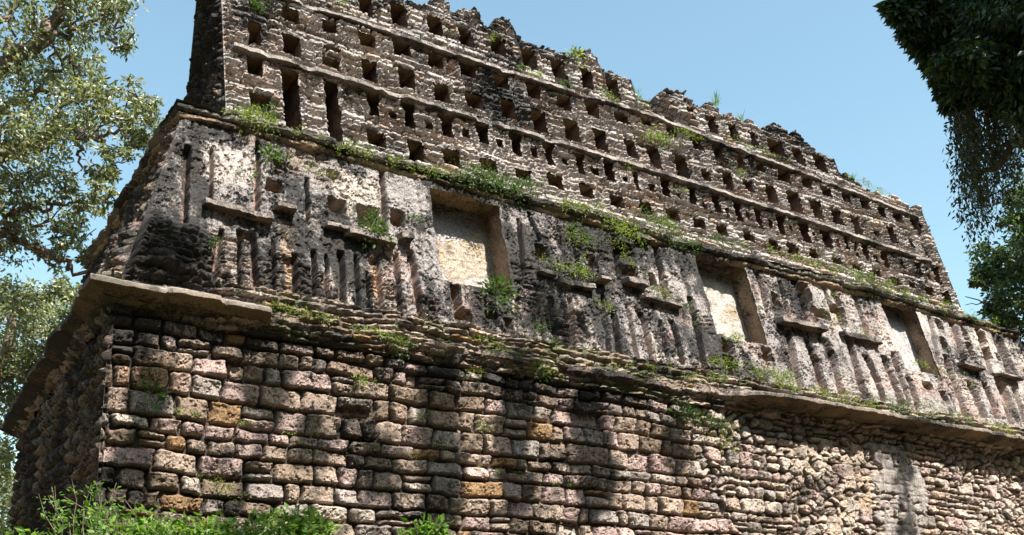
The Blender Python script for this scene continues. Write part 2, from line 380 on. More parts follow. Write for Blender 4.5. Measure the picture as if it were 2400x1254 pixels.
# ---- frieze: leaning stucco facade with grooves, ledges, small holes and three niches
FR = lambda x, y: lean(x, y, WY, ZF0)
NICHES = [((1002, 440), (1168, 483), (1203, 690), (1036, 662), "tall niche with lintel-shaded back wall and orange stain, nearest the left corner"),
          ((1621, 592), (1743, 614), (1793, 800), (1684, 795), "middle niche with sunlit cream back wall and ochre lintel"),
          ((2058, 700), (2143, 717), (2194, 872), (2127, 876), "farthest niche, narrow, beside the right grooves")]
NR = []
for a, b, c, d, lab in NICHES:
    A, B, C_, D_ = FR(*a), FR(*b), FR(*c), FR(*d)
    NR.append(((A[0] + D_[0]) / 2, (B[0] + C_[0]) / 2, (C_[2] + D_[2]) / 2, (A[2] + B[2]) / 2, lab))
GROOVES = [(497, 350, 494, 470, 6), (735, 590, 738, 725, 8), (765, 600, 768, 735, 6), (835, 600, 840, 745, 7), (928, 600, 940, 755, 7), (720, 420, 722, 520, 6), (1215, 515, 1228, 640, 6), (1412, 690, 1428, 835, 7), (1470, 715, 1492, 845, 7), (1548, 755, 1566, 855, 7), (1438, 555, 1450, 650, 6), (1265, 700, 1278, 800, 6), (1335, 700, 1350, 820, 7), (1905, 830, 1922, 912, 6), (1952, 825, 1972, 922, 7), (2008, 860, 2028, 930, 6), (2178, 745, 2200, 850, 6), (2288, 765, 2322, 875, 6), (2092, 830, 2130, 940, 7), (2350, 900, 2384, 985, 7), (1775, 640, 1800, 740, 6), (1830, 660, 1850, 740, 6), (1930, 670, 1950, 730, 6), (560, 560, 560, 680, 6), (640, 560, 642, 690, 6), (860, 640, 866, 740, 6),
           (440, 345, 432, 520, 12), (605, 335, 603, 485, 9), (520, 540, 500, 660, 9), (590, 545, 602, 700, 12), (690, 600, 692, 700, 10), (800, 590, 803, 745, 12), (895, 400, 905, 560, 8), (963, 590, 990, 765, 13),
           (885, 600, 895, 740, 8), (1340, 536, 1360, 640, 8), (1292, 700, 1308, 815, 10), (1360, 737, 1378, 788, 8), (1436, 735, 1452, 838, 9), (1503, 735, 1529, 850, 10), (1618, 700, 1653, 860, 10),
           (1240, 500, 1262, 560, 6), (1535, 570, 1560, 700, 9), (1575, 755, 1600, 850, 9), (1060, 665, 1075, 745, 12), (1858, 645, 1893, 750, 9), (2005, 690, 2034, 788, 7), (1950, 680, 1965, 715, 8),
           (1846, 772, 1876, 905, 10), (1892, 800, 1935, 915, 10), (1935, 795, 1972, 918, 10), (1988, 792, 2028, 928, 10), (2031, 835, 2056, 890, 13), (2047, 880, 2072, 935, 12), (2072, 836, 2115, 945, 10), (2128, 885, 2150, 950, 9),
           (2228, 745, 2265, 850, 9), (2325, 774, 2367, 875, 7), (2217, 835, 2263, 972, 10), (2274, 895, 2306, 975, 12), (2309, 900, 2338, 978, 10), (2335, 880, 2371, 990, 10), (2376, 910, 2402, 985, 10), (2342, 790, 2385, 890, 6)]
LEDGES = [(470, 484, 636, 532), (638, 492, 690, 506), (757, 532, 822, 548), (806, 555, 926, 582), (930, 564, 965, 568), (1300, 668, 1388, 678), (1391, 660, 1420, 672), (1500, 700, 1592, 732), (1480, 560, 1520, 570),
          (1815, 748, 1930, 792), (1965, 775, 2064, 824), (2244, 858, 2295, 872), (2333, 882, 2385, 895), (1255, 640, 1300, 655), (1458, 665, 1510, 680)]
HOLES = [(642, 440, 36, 28), (781, 411, 24, 20), (789, 484, 38, 30), (863, 512, 48, 52), (931, 513, 30, 30), (1268, 590, 30, 25), (1387, 616, 20, 28), (1463, 587, 34, 28), (1474, 638, 36, 24), (1527, 657, 16, 26), (569, 552, 28, 20),
         (1704, 812, 22, 28), (1710, 853, 26, 34), (1797, 831, 24, 30), (1888, 688, 16, 40), (1817, 705, 18, 28), (1922, 737, 36, 20), (1967, 737, 22, 36), (2198, 762, 14, 22), (2209, 806, 12, 22), (2254, 774, 10, 26), (2271, 819, 12, 24),
         (2303, 790, 10, 24), (2314, 829, 12, 26), (2338, 838, 10, 16), (1087, 740, 26, 26), (1068, 692, 16, 44), (650, 385, 18, 20), (872, 612, 16, 24), (2170, 905, 22, 16), (2210, 930, 14, 20), (1150, 740, 30, 16), (1190, 760, 20, 26), (672, 615, 24, 14)]
def build_frieze():
    n = 1300; s = np.linspace(0, 1, n); X1 = WX1 - .0; v1 = np.arange(ZF0 - .05, ZF1 + .06, .0125)
    k = (v1 - ZF0) * T15
    su = (s * .62 + .38 * s * s)[None]
    u = (WX0 + .05 + k[:, None]) + su * ((X1 - k[:, None]) - (WX0 + .05 + k[:, None])); v = np.repeat(v1[:, None], n, 1)
    er = fbm(u, v, 1.5, 5, 200)                   # where the stucco has fallen
    base = .014 * fbm(u, v, 1.8, 4, 201) + .010 * fbm(u, v, 11, 4, 202, .65) + .007 * fbm(u, v, 36, 3, 203)
    dm, r0, r1, r2, pu, pv = masonry(u, v, ZF0, ZF1, .07, .17, 204, wob=.018, r=.012, gap=.005)
    ruin = (1 - .6 * sstep(8, 10, u)) * sstep(.3, .6, er + .25 * sstep(5.35, 5.0, v) + .5 * sstep(5.9, 5.3, v) * sstep(2.9, 1.9, u))
    h = base + ruin * (-.03 + .03 * np.clip(dm / .02, 0, 1) ** .7 + .035 * (r1 - .5) + .02 * fbm(u, v, 14, 4, 205))
    pit = sstep(.15, .5, fbm(u, v, 21, 4, 206, .7)) * .024 + sstep(.35, .5, fbm(u, v, 6, 5, 207, .6)) * .022; pit = pit * (.25 + .75 * sstep(-.4, .3, fbm(u, v, 1.5, 3, 208))); h = h - pit
    col = np.ones(u.shape + (3,)) * np.array([.345, .315, .295])
    col = mixc(col, np.array([.58, .51, .44]), sstep(.1, .7, fbm(u, v, 1.9, 5, 210)) * .8)
    col = mixc(col, np.array([.45, .28, .22]), sstep(.2, .7, fbm(u, v, 2.7, 4, 211)) * .4)
    col = mixc(col, palette(r0, r1), ruin * .6)
    aux = np.zeros(u.shape + (3,))
    lich = .57 + .32 * fbm(u, v, 1.3, 5, 212) + .16 * fbm(u * 6, v * .7, 1.4, 4, 219) + .12 * fbm(u, v, 5, 3, 213)
    lich += .36 * sstep(6.0, 5.6, v) * sstep(2.7, 2.2, u) - .25 * np.exp(-((u - 2.7) / .5) ** 2 - ((v - 6.6) / .35) ** 2)
    lich += .04 - .15 * sstep(7.5, 10.5, u)
    pn = .015 * fbm(u, v, 8, 3, 215)
    zb_ = []
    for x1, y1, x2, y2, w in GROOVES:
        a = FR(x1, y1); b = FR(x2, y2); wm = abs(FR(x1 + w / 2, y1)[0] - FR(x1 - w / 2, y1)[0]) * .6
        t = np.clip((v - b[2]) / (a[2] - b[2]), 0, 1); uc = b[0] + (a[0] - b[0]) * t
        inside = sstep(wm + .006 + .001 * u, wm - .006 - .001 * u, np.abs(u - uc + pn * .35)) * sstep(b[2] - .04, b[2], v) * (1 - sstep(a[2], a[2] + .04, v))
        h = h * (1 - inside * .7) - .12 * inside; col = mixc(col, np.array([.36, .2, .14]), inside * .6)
        # the panel right of a groove stands a little proud
        pr = sstep(0, .02, u - uc - wm) * (1 - sstep(.25, .4, u - uc)) * sstep(b[2], b[2] + .03, v) * (1 - sstep(a[2] - .03, a[2], v)); h = h + .012 * pr
    crn = sstep(5.85, 5.6, v) * sstep(2.6, 2.2, u) * sstep(4.95, 5.1, v); h = h + crn * (.10 + .08 * fbm(u, v, 4, 4, 230) + .03 * np.clip(dm / .02, 0, 1)); col = mixc(col, BROWN * .9, crn * .7)
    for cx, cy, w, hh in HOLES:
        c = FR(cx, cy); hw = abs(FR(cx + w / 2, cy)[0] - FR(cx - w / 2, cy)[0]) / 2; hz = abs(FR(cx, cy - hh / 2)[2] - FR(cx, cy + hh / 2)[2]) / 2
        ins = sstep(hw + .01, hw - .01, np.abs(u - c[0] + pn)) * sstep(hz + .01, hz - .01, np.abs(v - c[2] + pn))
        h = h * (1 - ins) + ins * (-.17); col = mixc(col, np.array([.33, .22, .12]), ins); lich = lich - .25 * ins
        rim = sstep(hw + .06, hw + .02, np.abs(u - c[0])) * sstep(hz + .06, hz + .02, np.abs(v - c[2])) * (1 - ins); h = h + .02 * rim
    # tan recessed panel, pale panel
    for (x1, y1, x2, y2, cc, am) in ((655, 520, 690, 600, (.5, .34, .2), .6), (668, 615, 690, 700, (.5, .34, .2), .8), (1985, 690, 2020, 790, (.7, .66, .6), .75), (470, 330, 600, 440, (.62, .55, .48), .5), (780, 400, 890, 520, (.62, .56, .46), .6), (870, 620, 890, 690, (.6, .4, .22), .7)):
        a = FR(x1, y1); b = FR(x2, y2); ins = sstep(a[0] - .05, a[0] + .02, u) * (1 - sstep(b[0] - .02, b[0] + .05, u)) * sstep(b[2] - .05, b[2], v) * (1 - sstep(a[2], a[2] + .05, v))
        col = mixc(col, np.array(cc), ins * am); lich = lich - .14 * ins
    keep = np.ones((len(v1) - 1, n - 1), bool); uc = (u[:-1, :-1] + u[1:, 1:]) / 2; vc = (v[:-1, :-1] + v[1:, 1:]) / 2
    ne = .028 * fbm(uc, vc, 4, 4, 231)
    for x0, x1, z0, z1, _ in NR:
        keep &= ~((uc + ne > x0) & (uc + ne < x1) & (vc + ne > z0) & (vc - ne < z1))
        fr = sstep(x0 - .16, x0 - .12, u) * (1 - sstep(x1 + .12, x1 + .16, u)) * sstep(z0 - .02, z0, v); h = h + .02 * fr
        # keep the rim close to the plane
        dist = np.maximum(np.maximum(x0 - u, u - x1), np.maximum(z0 - v, v - z1)); k2 = sstep(.05, 0, dist); h = h * (1 - k2 * .7) + .01 * k2
    aux[..., 0] = lich; aux[..., 1] = .2 + .28 * fbm(u, v, 1.3, 4, 214) + .25 * sstep(6.9, 7.05, v) + .15 * sstep(5.3, 5.05, v)
    edge = np.clip(su * (X1 - WX0) / .06, 0, 1); h = h * edge - .02 * (1 - edge)
    c15, s15 = math.cos(math.radians(15)), math.sin(math.radians(15))
    y = WY + (v - ZF0) * T15
    pos = np.stack([u, y - h * c15, v + h * s15], -1)
    return part(grid_mesh("stucco_frieze", pos, M_STUC, col, aux, keep))
frieze = build_frieze()
def slab(name, X, zf, pro, th, seed, parent, yfun, col, soff, lich, ragged=.02, brk=None, tail=.03):
    """a stone shelf let into a leaning face: soffit, ragged lip, worn top"""
    ds = .014; k1 = max(3, int((pro + .05) / ds)); k2 = max(3, int(th / ds)); n = len(X)
    o = np.concatenate([np.linspace(-.05, pro, k1), np.full(k2 - 1, pro), np.linspace(pro, -.05, k1)[1:]]); z = np.concatenate([np.zeros(k1), np.linspace(0, th, k2)[1:], th + np.linspace(0, tail, k1)[1:]])
    XX, O = np.meshgrid(X, o); Z = np.repeat(z[:, None], n, 1); S = np.repeat(np.cumsum(np.r_[0, np.hypot(np.diff(o), np.diff(z))])[:, None], n, 1)
    sc = 1 + ragged / max(pro, .02) * (.5 * fbm(XX, 0 * XX, 9, 4, seed) + .9 * (_hash(np.floor(XX / .27), XX * 0, seed + 3) - .5)); sc = sc * (brk(XX) if brk else 1)
    pos_o = O * np.where(O > 0, sc, 1) + .010 * fbm(XX, S, 16, 4, seed + 1) + .008 * fbm(XX, S * 3, 5, 3, seed + 4); zz = np.interp(X, X, zf)[None] + Z + .010 * fbm(XX, S, 9, 4, seed + 2) + .004 * fbm(XX, 0 * XX, 2.5, 3, seed + 3) + .006 * (_hash(np.floor(XX / .33 + .2 * vnoise(XX * 2, XX * 0, seed)), XX * 0, seed) - .5)
    e = np.clip(np.minimum(XX - X[0], X[-1] - XX) / .015, 0, 1); pos_o = np.where(pos_o > 0, pos_o * e, pos_o)
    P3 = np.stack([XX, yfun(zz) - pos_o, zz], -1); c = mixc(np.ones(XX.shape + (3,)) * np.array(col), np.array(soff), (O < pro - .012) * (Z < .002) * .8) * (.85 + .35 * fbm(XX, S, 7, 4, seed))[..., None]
    ax = np.zeros(XX.shape + (3,)); ax[..., 0] = lich + .25 * fbm(XX, S, 5, 4, seed + 5); ax[..., 1] = .2 + .25 * (Z >= th) + .2 * fbm(XX, S, 2, 2, seed + 6)
    o_ = grid_mesh(name, P3, M_STUC, c, ax); 
    if parent is None: part(o_)
    else: o_.parent = parent
    return o_
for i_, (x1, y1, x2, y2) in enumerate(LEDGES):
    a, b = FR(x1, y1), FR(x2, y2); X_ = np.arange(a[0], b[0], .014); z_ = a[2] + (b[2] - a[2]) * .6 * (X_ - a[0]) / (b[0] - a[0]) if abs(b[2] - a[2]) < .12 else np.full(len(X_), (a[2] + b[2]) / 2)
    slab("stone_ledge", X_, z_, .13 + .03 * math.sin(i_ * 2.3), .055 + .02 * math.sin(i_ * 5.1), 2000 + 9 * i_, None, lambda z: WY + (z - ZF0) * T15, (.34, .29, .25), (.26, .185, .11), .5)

def panel(P0, U, V, nu, nv, noise=.006, seed=0, bul=None):
    a, b = np.meshgrid(np.linspace(0, 1, nu), np.linspace(0, 1, nv)); P0, U, V = map(np.asarray, (P0, U, V))
    N = np.cross(U, V); N = N / np.linalg.norm(N); lu = np.linalg.norm(U); lv = np.linalg.norm(V)
    h = noise * fbm(a * lu + seed, b * lv, 6, 4, seed) * 1.4
    if bul is not None: h = h + bul(a * lu, b * lv)
    e = np.minimum(np.minimum(a, 1 - a), np.minimum(b, 1 - b)); h = h * np.clip(e * 12, .15, 1)
    return P0 + a[..., None] * U + b[..., None] * V + h[..., None] * N, a, b
def join_panels(name, items, mat):
    co, q, c, x = [], [], [], []; k = 0
    for pos, col, aux in items:
        nv, nu = pos.shape[:2]; co.append(pos.reshape(-1, 3)); q.append(grid_quads(nv, nu) + k); c.append(col.reshape(-1, 3)); x.append(aux.reshape(-1, 3)); k += nv * nu
    return raw_mesh(name, np.concatenate(co), np.concatenate(q), mat, np.concatenate(c), np.concatenate(x))
def sub(o, p): o.parent = p; o.matrix_parent_inverse = p.matrix_world.inverted() if False else Matrix.Identity(4); return o

def build_niche(i, x0, x1, z0, z1, lab):
    e = .04; x0 -= e; x1 += e; z0 -= e; z1 += e; dep = (.37, .31, .25)[i]
    yb = lambda z: WY + (z - ZF0) * T15 + .02
    A = np.array([x0, yb(z0), z0]); B = np.array([x1, yb(z0), z0]); C_ = np.array([x1, yb(z1), z1]); D_ = np.array([x0, yb(z1), z1]); N = np.array([0, dep, .02])
    its = []
    def add(P0, U, V, nu, nv, c, l, sd, noise=.008, mossy=.1):
        pos, a, b = panel(P0, U, V, nu, nv, noise, sd); lu = np.linalg.norm(U); lv = np.linalg.norm(V)
        col = np.ones(a.shape + (3,)) * np.array(c) * (.9 + .22 * fbm(a * lu, b * lv, 4, 4, sd))[..., None]
        aux = np.zeros(a.shape + (3,)); aux[..., 0] = l + .2 * fbm(a * lu, b * lv, 3, 4, sd + 1); aux[..., 1] = mossy; its.append((pos, col, aux))
    och = (.46, .34, .18); red = (.46, .335, .23)
    add(A, N, D_ - A, 24, 70, red, .42, 300 + i, .02); add(B, C_ - B, N, 70, 24, red, .36, 310 + i, .02)
    add(D_, N, C_ - D_, 24, 60, och, .48, 320 + i, .025); add(A, B - A, N, 60, 24, (.3, .25, .18), .5, 330 + i, .01, .5)
    o = join_panels("niche", its, M_STUC); part(o); tag(o, lab)
    # back panel with bits of fallen plaster
    P0 = A + N; U = B - A; V = D_ - A
    def bul(a, b):
        fall = sstep(.05, .3, fbm(a + i * 5, b, 1.7, 4, 340) - .45 * (b - .75)); d, r0, r1 = cells(a, b, .13, 341 + i)
        pt = -.05 * np.exp(-(((a - .42) / .045) ** 2 + ((b - .72) / .05) ** 2))
        return -(-.02 * fall + fall * .010 * np.clip(d / .03, 0, 1)) - .008 * fbm(a, b, 9, 5, 342) - pt * 1.0
    pos, a, b = panel(P0, U, V, 110, 150, .004, 350 + i, bul); lu = np.linalg.norm(U); lv = np.linalg.norm(V); A_, B_ = a * lu, b * lv
    fall = sstep(.05, .3, fbm(A_ + i * 5, B_, 1.7, 4, 340) - .45 * (B_ - .75))
    col = np.ones(a.shape + (3,)) * np.array([.44, .42, .41] if i != 1 else [.50, .455, .39])
    col = mixc(col, np.array([.46, .38, .28]) if i == 0 else np.array([.44, .40, .35]), fall * .85)  # grey above, warm below: lintel shade and sunlight put into the tone
    col = mixc(col, ORNG, (sstep(.16, .05, np.abs(A_ - .16 - .1 * fbm(A_, B_, 4, 2, 7))) * sstep(.2, .5, B_) * (1 - sstep(.75, .95, B_)) if i == 0 else 0 * A_) * .75)
    col = mixc(col, np.array([.4, .28, .14]), sstep(.1, .5, fbm(A_, B_, 5, 4, 360 + i)) * fall * .7)
    aux = np.zeros(a.shape + (3,)); aux[..., 0] = .36 + .22 * fbm(A_, B_, 3, 4, 361) + .15 * sstep(1.0, 1.3, B_) ; aux[..., 1] = .05 + .3 * sstep(.15, 0, B_) * (i == 1)
    bp = raw_mesh("back_panel", pos, grid_quads(*a.shape), M_STUC, col, aux); bp.parent = o
for i, r in enumerate(NR): build_niche(i, *r)

def build_side_frieze():
    y1 = np.arange(0, 1.0001, 1 / 260); v1 = np.arange(ZF0 - .05, ZF1 + .06, .016); s, v = np.meshgrid(y1, v1); k = (v - ZF0) * T15
    ya = WY + k; yb = WY + DEPTH - k; u = ya + (yb - ya) * s
    d, r0, r1, r2, pu, pv = masonry(u, v, ZF0, ZF1, .1, .24, 401, wob=.04, r=.02, gap=.008)
    h = .03 * fbm(u, v, 1.8, 5, 402) - .03 + .05 * np.clip(d / .03, 0, 1) + .05 * (r1 - .5) + .025 * fbm(u, v, 9, 4, 403)
    h += .10 * sstep(.3, .8, fbm(u, v, .9, 3, 404)) + .13 * sstep(5.75, 5.6, v) * sstep(5.0, 5.3, v) * np.clip(.6 + fbm(u, v, 2, 3, 408), 0, 1)
    h = h * np.clip(s * DEPTH / .1, 0, 1)
    col = palette(r0, r1, ((.4, BROWN), (.7, GREY * .8), (.9, PINK * .9), (1.01, GREY)))
    aux = np.zeros(u.shape + (3,)); aux[..., 0] = .62 + .22 * fbm(u, v, 1.2, 4, 405); aux[..., 1] = .42 + .22 * fbm(u, v, 1, 3, 406)
    part(grid_mesh("side_frieze", np.stack([WX0 + .05 + k - h, u, v], -1), M_STUC, col, aux, flip=True))
build_side_frieze()

# ---- upper cornice, two weathered layers
UX0 = WX0 + .05 + (ZF1 - ZF0) * T15; UY = WY + (ZF1 - ZF0) * T15
def upper_cornice():
    prof = [(-.03, 7.0), (.03, 7.02), (.045, 7.03), (.045, 7.055), (.005, 7.065), (.0, 7.085), (.10, 7.10), (.11, 7.105), (.11, 7.14), (.09, 7.155), (-.05, 7.20), (-.6, 7.25)]
    def hf(p, s, O, Z):
        lay = np.floor(p / .42 + .3 * fbm(p, 0 * p, 1, 2, 500)); st = (_hash(lay, lay * 0, 501) - .5)
        brk = sstep(.15, .6, fbm(p, 0 * p, .8, 3, 503)) * (O > .07)
        O2 = O + (O > .01) * (.045 * st + .03 * fbm(p, s, 6, 4, 502)) - .07 * brk + .014 * fbm(p, s, 24, 3, 504) + .02
        return O2, Z + .022 * st * (O > .01) + .014 * fbm(p, s, 4, 4, 505) + .03 * fbm(p, 0 * p, .45, 2, 506)
    def cf(p, s, Z): return mixc(np.ones(p.shape + (3,)) * np.array([.33, .30, .25]), np.array([.46, .33, .2]), sstep(7.09, 7.02, Z)) * (.9 + .3 * fbm(p, s, 4, 3, 507))[..., None]
    def af(p, s, Z):
        a = np.zeros(p.shape + (3,)); a[..., 0] = .5 + .25 * fbm(p, s, 2.5, 4, 508) + .12 * sstep(7.1, 7.12, Z); a[..., 1] = .38 + .35 * fbm(p, s, 1., 4, 509) + .2 * sstep(7.13, 7.16, Z); return a
    strip("upper_cornice", WX1 - .6, prof, M_SLAB, WY + DEPTH - .5, None, hf, cf, af, ds=.012, du=.018, cx=UX0, cy=UY)
upper_cornice()

# ------------------------------------------------------------------ roof comb
SB = .3; CY0 = UY + SB; CZ0 = ZF1
CF = lambda x, y: lean(x, y, CY0, CZ0)
CX0 = CF(527, 200)[0]; CX1 = CF(2240, 690)[0]; CBACK = CY0 + 2.05; CZB = 7.0
def combY(z): return CY0 + (z - CZ0) * T15
def combYb(z): return CBACK - (z - CZ0) * .12
PROF = [(1000, 10), (1008, -4), (1050, 3), (1056, 20), (1066, 26), (1086, 20), (1098, 27), (1112, 17), (1124, 34), (1140, 60), (1152, 61), (1160, 44), (1175, 40), (1195, 47), (1209, 86), (1239, 96), (1338, 128), (1350, 117), (1362, 123), (1380, 117), (1398, 134),
        (1407, 163), (1434, 167), (1472, 179), (1485, 221), (1504, 231), (1526, 239), (1533, 232), (1556, 215), (1577, 223), (1613, 231), (1638, 243), (1643, 250), (1654, 239), (1676, 247), (1684, 262), (1700, 270), (1704, 264), (1714, 265), (1726, 281), (1737, 284), (1756, 278), (1778, 298),
        (1791, 299), (1812, 288), (1830, 296), (1849, 313), (1865, 305), (1884, 330), (1922, 356), (1951, 372), (1960, 403), (1980, 407), (1999, 422), (2028, 442), (2066, 458), (2091, 459), (2117, 470), (2130, 484), (2152, 487), (2163, 500)]
pr_ = np.array([CF(*p) for p in PROF]); px_ = np.maximum.accumulate(pr_[:, 0]); pz_ = pr_[:, 2].copy()
zl = pz_[0]
lx = np.arange(CX0, px_[0] - .05, .06); lz = zl - .02 + .13 * np.clip(fbm(lx, lx * 0, 1.9, 3, 600), -.4, 1) * (np.sin(lx * 5) > -.2)
px_ = np.concatenate([lx, px_, [CX1 + .3]]); pz_ = np.concatenate([lz, pz_, [pz_[-1]]])
L3 = np.array([CF(579, 128), CF(1000, 253), CF(1271, 332), CF(1619, 436), CF(1900, 527), CF(2197, 626)])
L4 = np.array([CF(600, -18), CF(891, 78), CF(1191, 178), CF(1400, 240), CF(1523, 277), CF(1664, 334), CF(1900, 419), CF(2142, 512)])
WIN = [  # photo centre, width, height, shape (0 square, 1 gap between arched piers, 2 doorway)
 (856,14,30,36,0),(934,33,36,46,0),(1019,60,32,40,0),(1092,90,32,40,0),(1166,108,33,42,0),(1238,137,35,42,0),(1308,160,33,42,0),(1376,185,26,46,0),(1437,208,28,42,0),(1571,298,24,40,0),
 (1611,263,32,28,0),(1670,291,22,35,0),(1718,310,22,35,0),(1767,328,18,34,0),(1820,347,34,34,0),(1873,367,24,34,0),(1922,383,30,34,0),
 (598,13,28,32,0),(681,36,38,30,0),(773,65,32,26,0),(861,96,36,28,0),(942,112,40,36,0),(1022,142,34,30,0),(1097,160,38,38,0),(1174,190,34,30,0),(1249,213,32,36,0),(1322,239,34,30,0),(1388,256,30,36,0),(1459,278,32,24,0),(1514,286,26,14,0),
 (1632,334,26,32,0),(1683,357,24,32,0),(1736,379,20,26,0),(1783,391,18,22,0),(1838,410,32,26,0),(1890,426,24,26,0),(1937,450,24,20,0),(1982,460,22,26,0),(2026,477,20,26,0),(2067,497,18,24,0),(2106,510,20,22,0),(2146,524,20,30,0),
 (598,78,30,46,0),(684,105,40,44,0),(778,117,36,14,0),(776,147,38,24,0),(867,166,34,44,0),(955,185,36,44,0),(1036,217,34,38,0),(1112,238,38,32,0),(1191,258,34,42,0),(1265,284,34,46,0),(1341,307,34,46,0),(1408,330,30,46,0),(1479,349,28,40,0),(1534,368,28,46,0),(1598,389,30,46,0),
 (1657,410,20,20,0),(1707,426,22,36,0),(1756,436,22,24,0),(1809,455,24,40,0),(1862,471,30,42,0),(1914,493,26,38,0),(1961,509,24,34,0),(2008,529,22,40,0),(2056,548,12,16,0),(2091,551,18,34,0),(2136,573,13,14,0),(2168,586,13,22,0),
 (598,152,36,42,0),(684,236,42,136,2),(782,262,34,136,2),(877,242,26,52,1),(922,268,16,17,0),(960,268,26,54,1),(1005,293,18,18,0),(1048,293,30,50,1),(1092,314,17,18,0),(1131,312,26,46,1),(1172,336,16,18,0),(1210,338,24,46,1),(1252,357,16,20,0),(1287,360,22,48,1),
 (1325,378,13,16,0),(1360,386,20,46,1),(1396,404,18,18,0),(1427,397,24,50,1),(1466,422,12,13,0),(1491,425,14,38,1),(1528,442,16,18,0),(1560,438,22,44,1),(1592,460,10,14,0),(1623,455,18,44,1),(1652,478,10,16,0),(1680,474,18,42,1),(1705,495,12,20,0),(1731,493,19,44,1),(1756,508,11,20,0),(1780,512,17,44,1),(1807,522,11,18,0),(1831,525,18,44,1),
 (1855,535,10,14,0),(1885,538,22,48,1),(1911,554,9,18,0),(1936,551,24,50,1),(1964,570,10,18,0),(1984,566,11,34,1),(2007,583,11,32,1),(2029,586,17,42,1),(2056,605,10,16,0),(2077,608,16,36,1),(2117,621,10,18,0),(2155,634,13,32,1),(2174,640,9,28,1),(2195,643,15,34,1),
 (612,238,48,34,0),(882,326,40,34,0),(976,354,36,46,0),(1060,371,38,34,0),(1145,388,38,26,0),(1225,410,34,24,0),(1301,426,36,28,0),(1375,449,34,26,0),(1445,472,34,26,0),(1514,488,30,28,0),(1576,504,30,24,0),(1639,523,28,22,0),(1692,539,26,22,0),
 (1755,554,24,22,0),(1814,573,24,20,0),(1857,584,22,22,0),(1908,597,22,18,0),(1960,612,22,16,0),(2008,627,22,14,0),(2055,640,22,15,0),(2101,659,20,15,0),(2139,669,18,17,0),(2179,682,20,18,0),(2219,698,18,26,0)]
wins = []
for cx, cy, w, hh, sh in WIN:
    c = CF(cx, cy); sl = .27
    hw = abs(CF(cx + w / 2, cy + sl * w / 2)[0] - CF(cx - w / 2, cy - sl * w / 2)[0]) / 2
    hz = abs(CF(cx, cy - hh / 2)[2] - CF(cx, cy + hh / 2)[2]) / 2
    wins.append([c[0], c[2], hw * 1.06, hz * 1.05, sh, w * hh])
comb_o = None
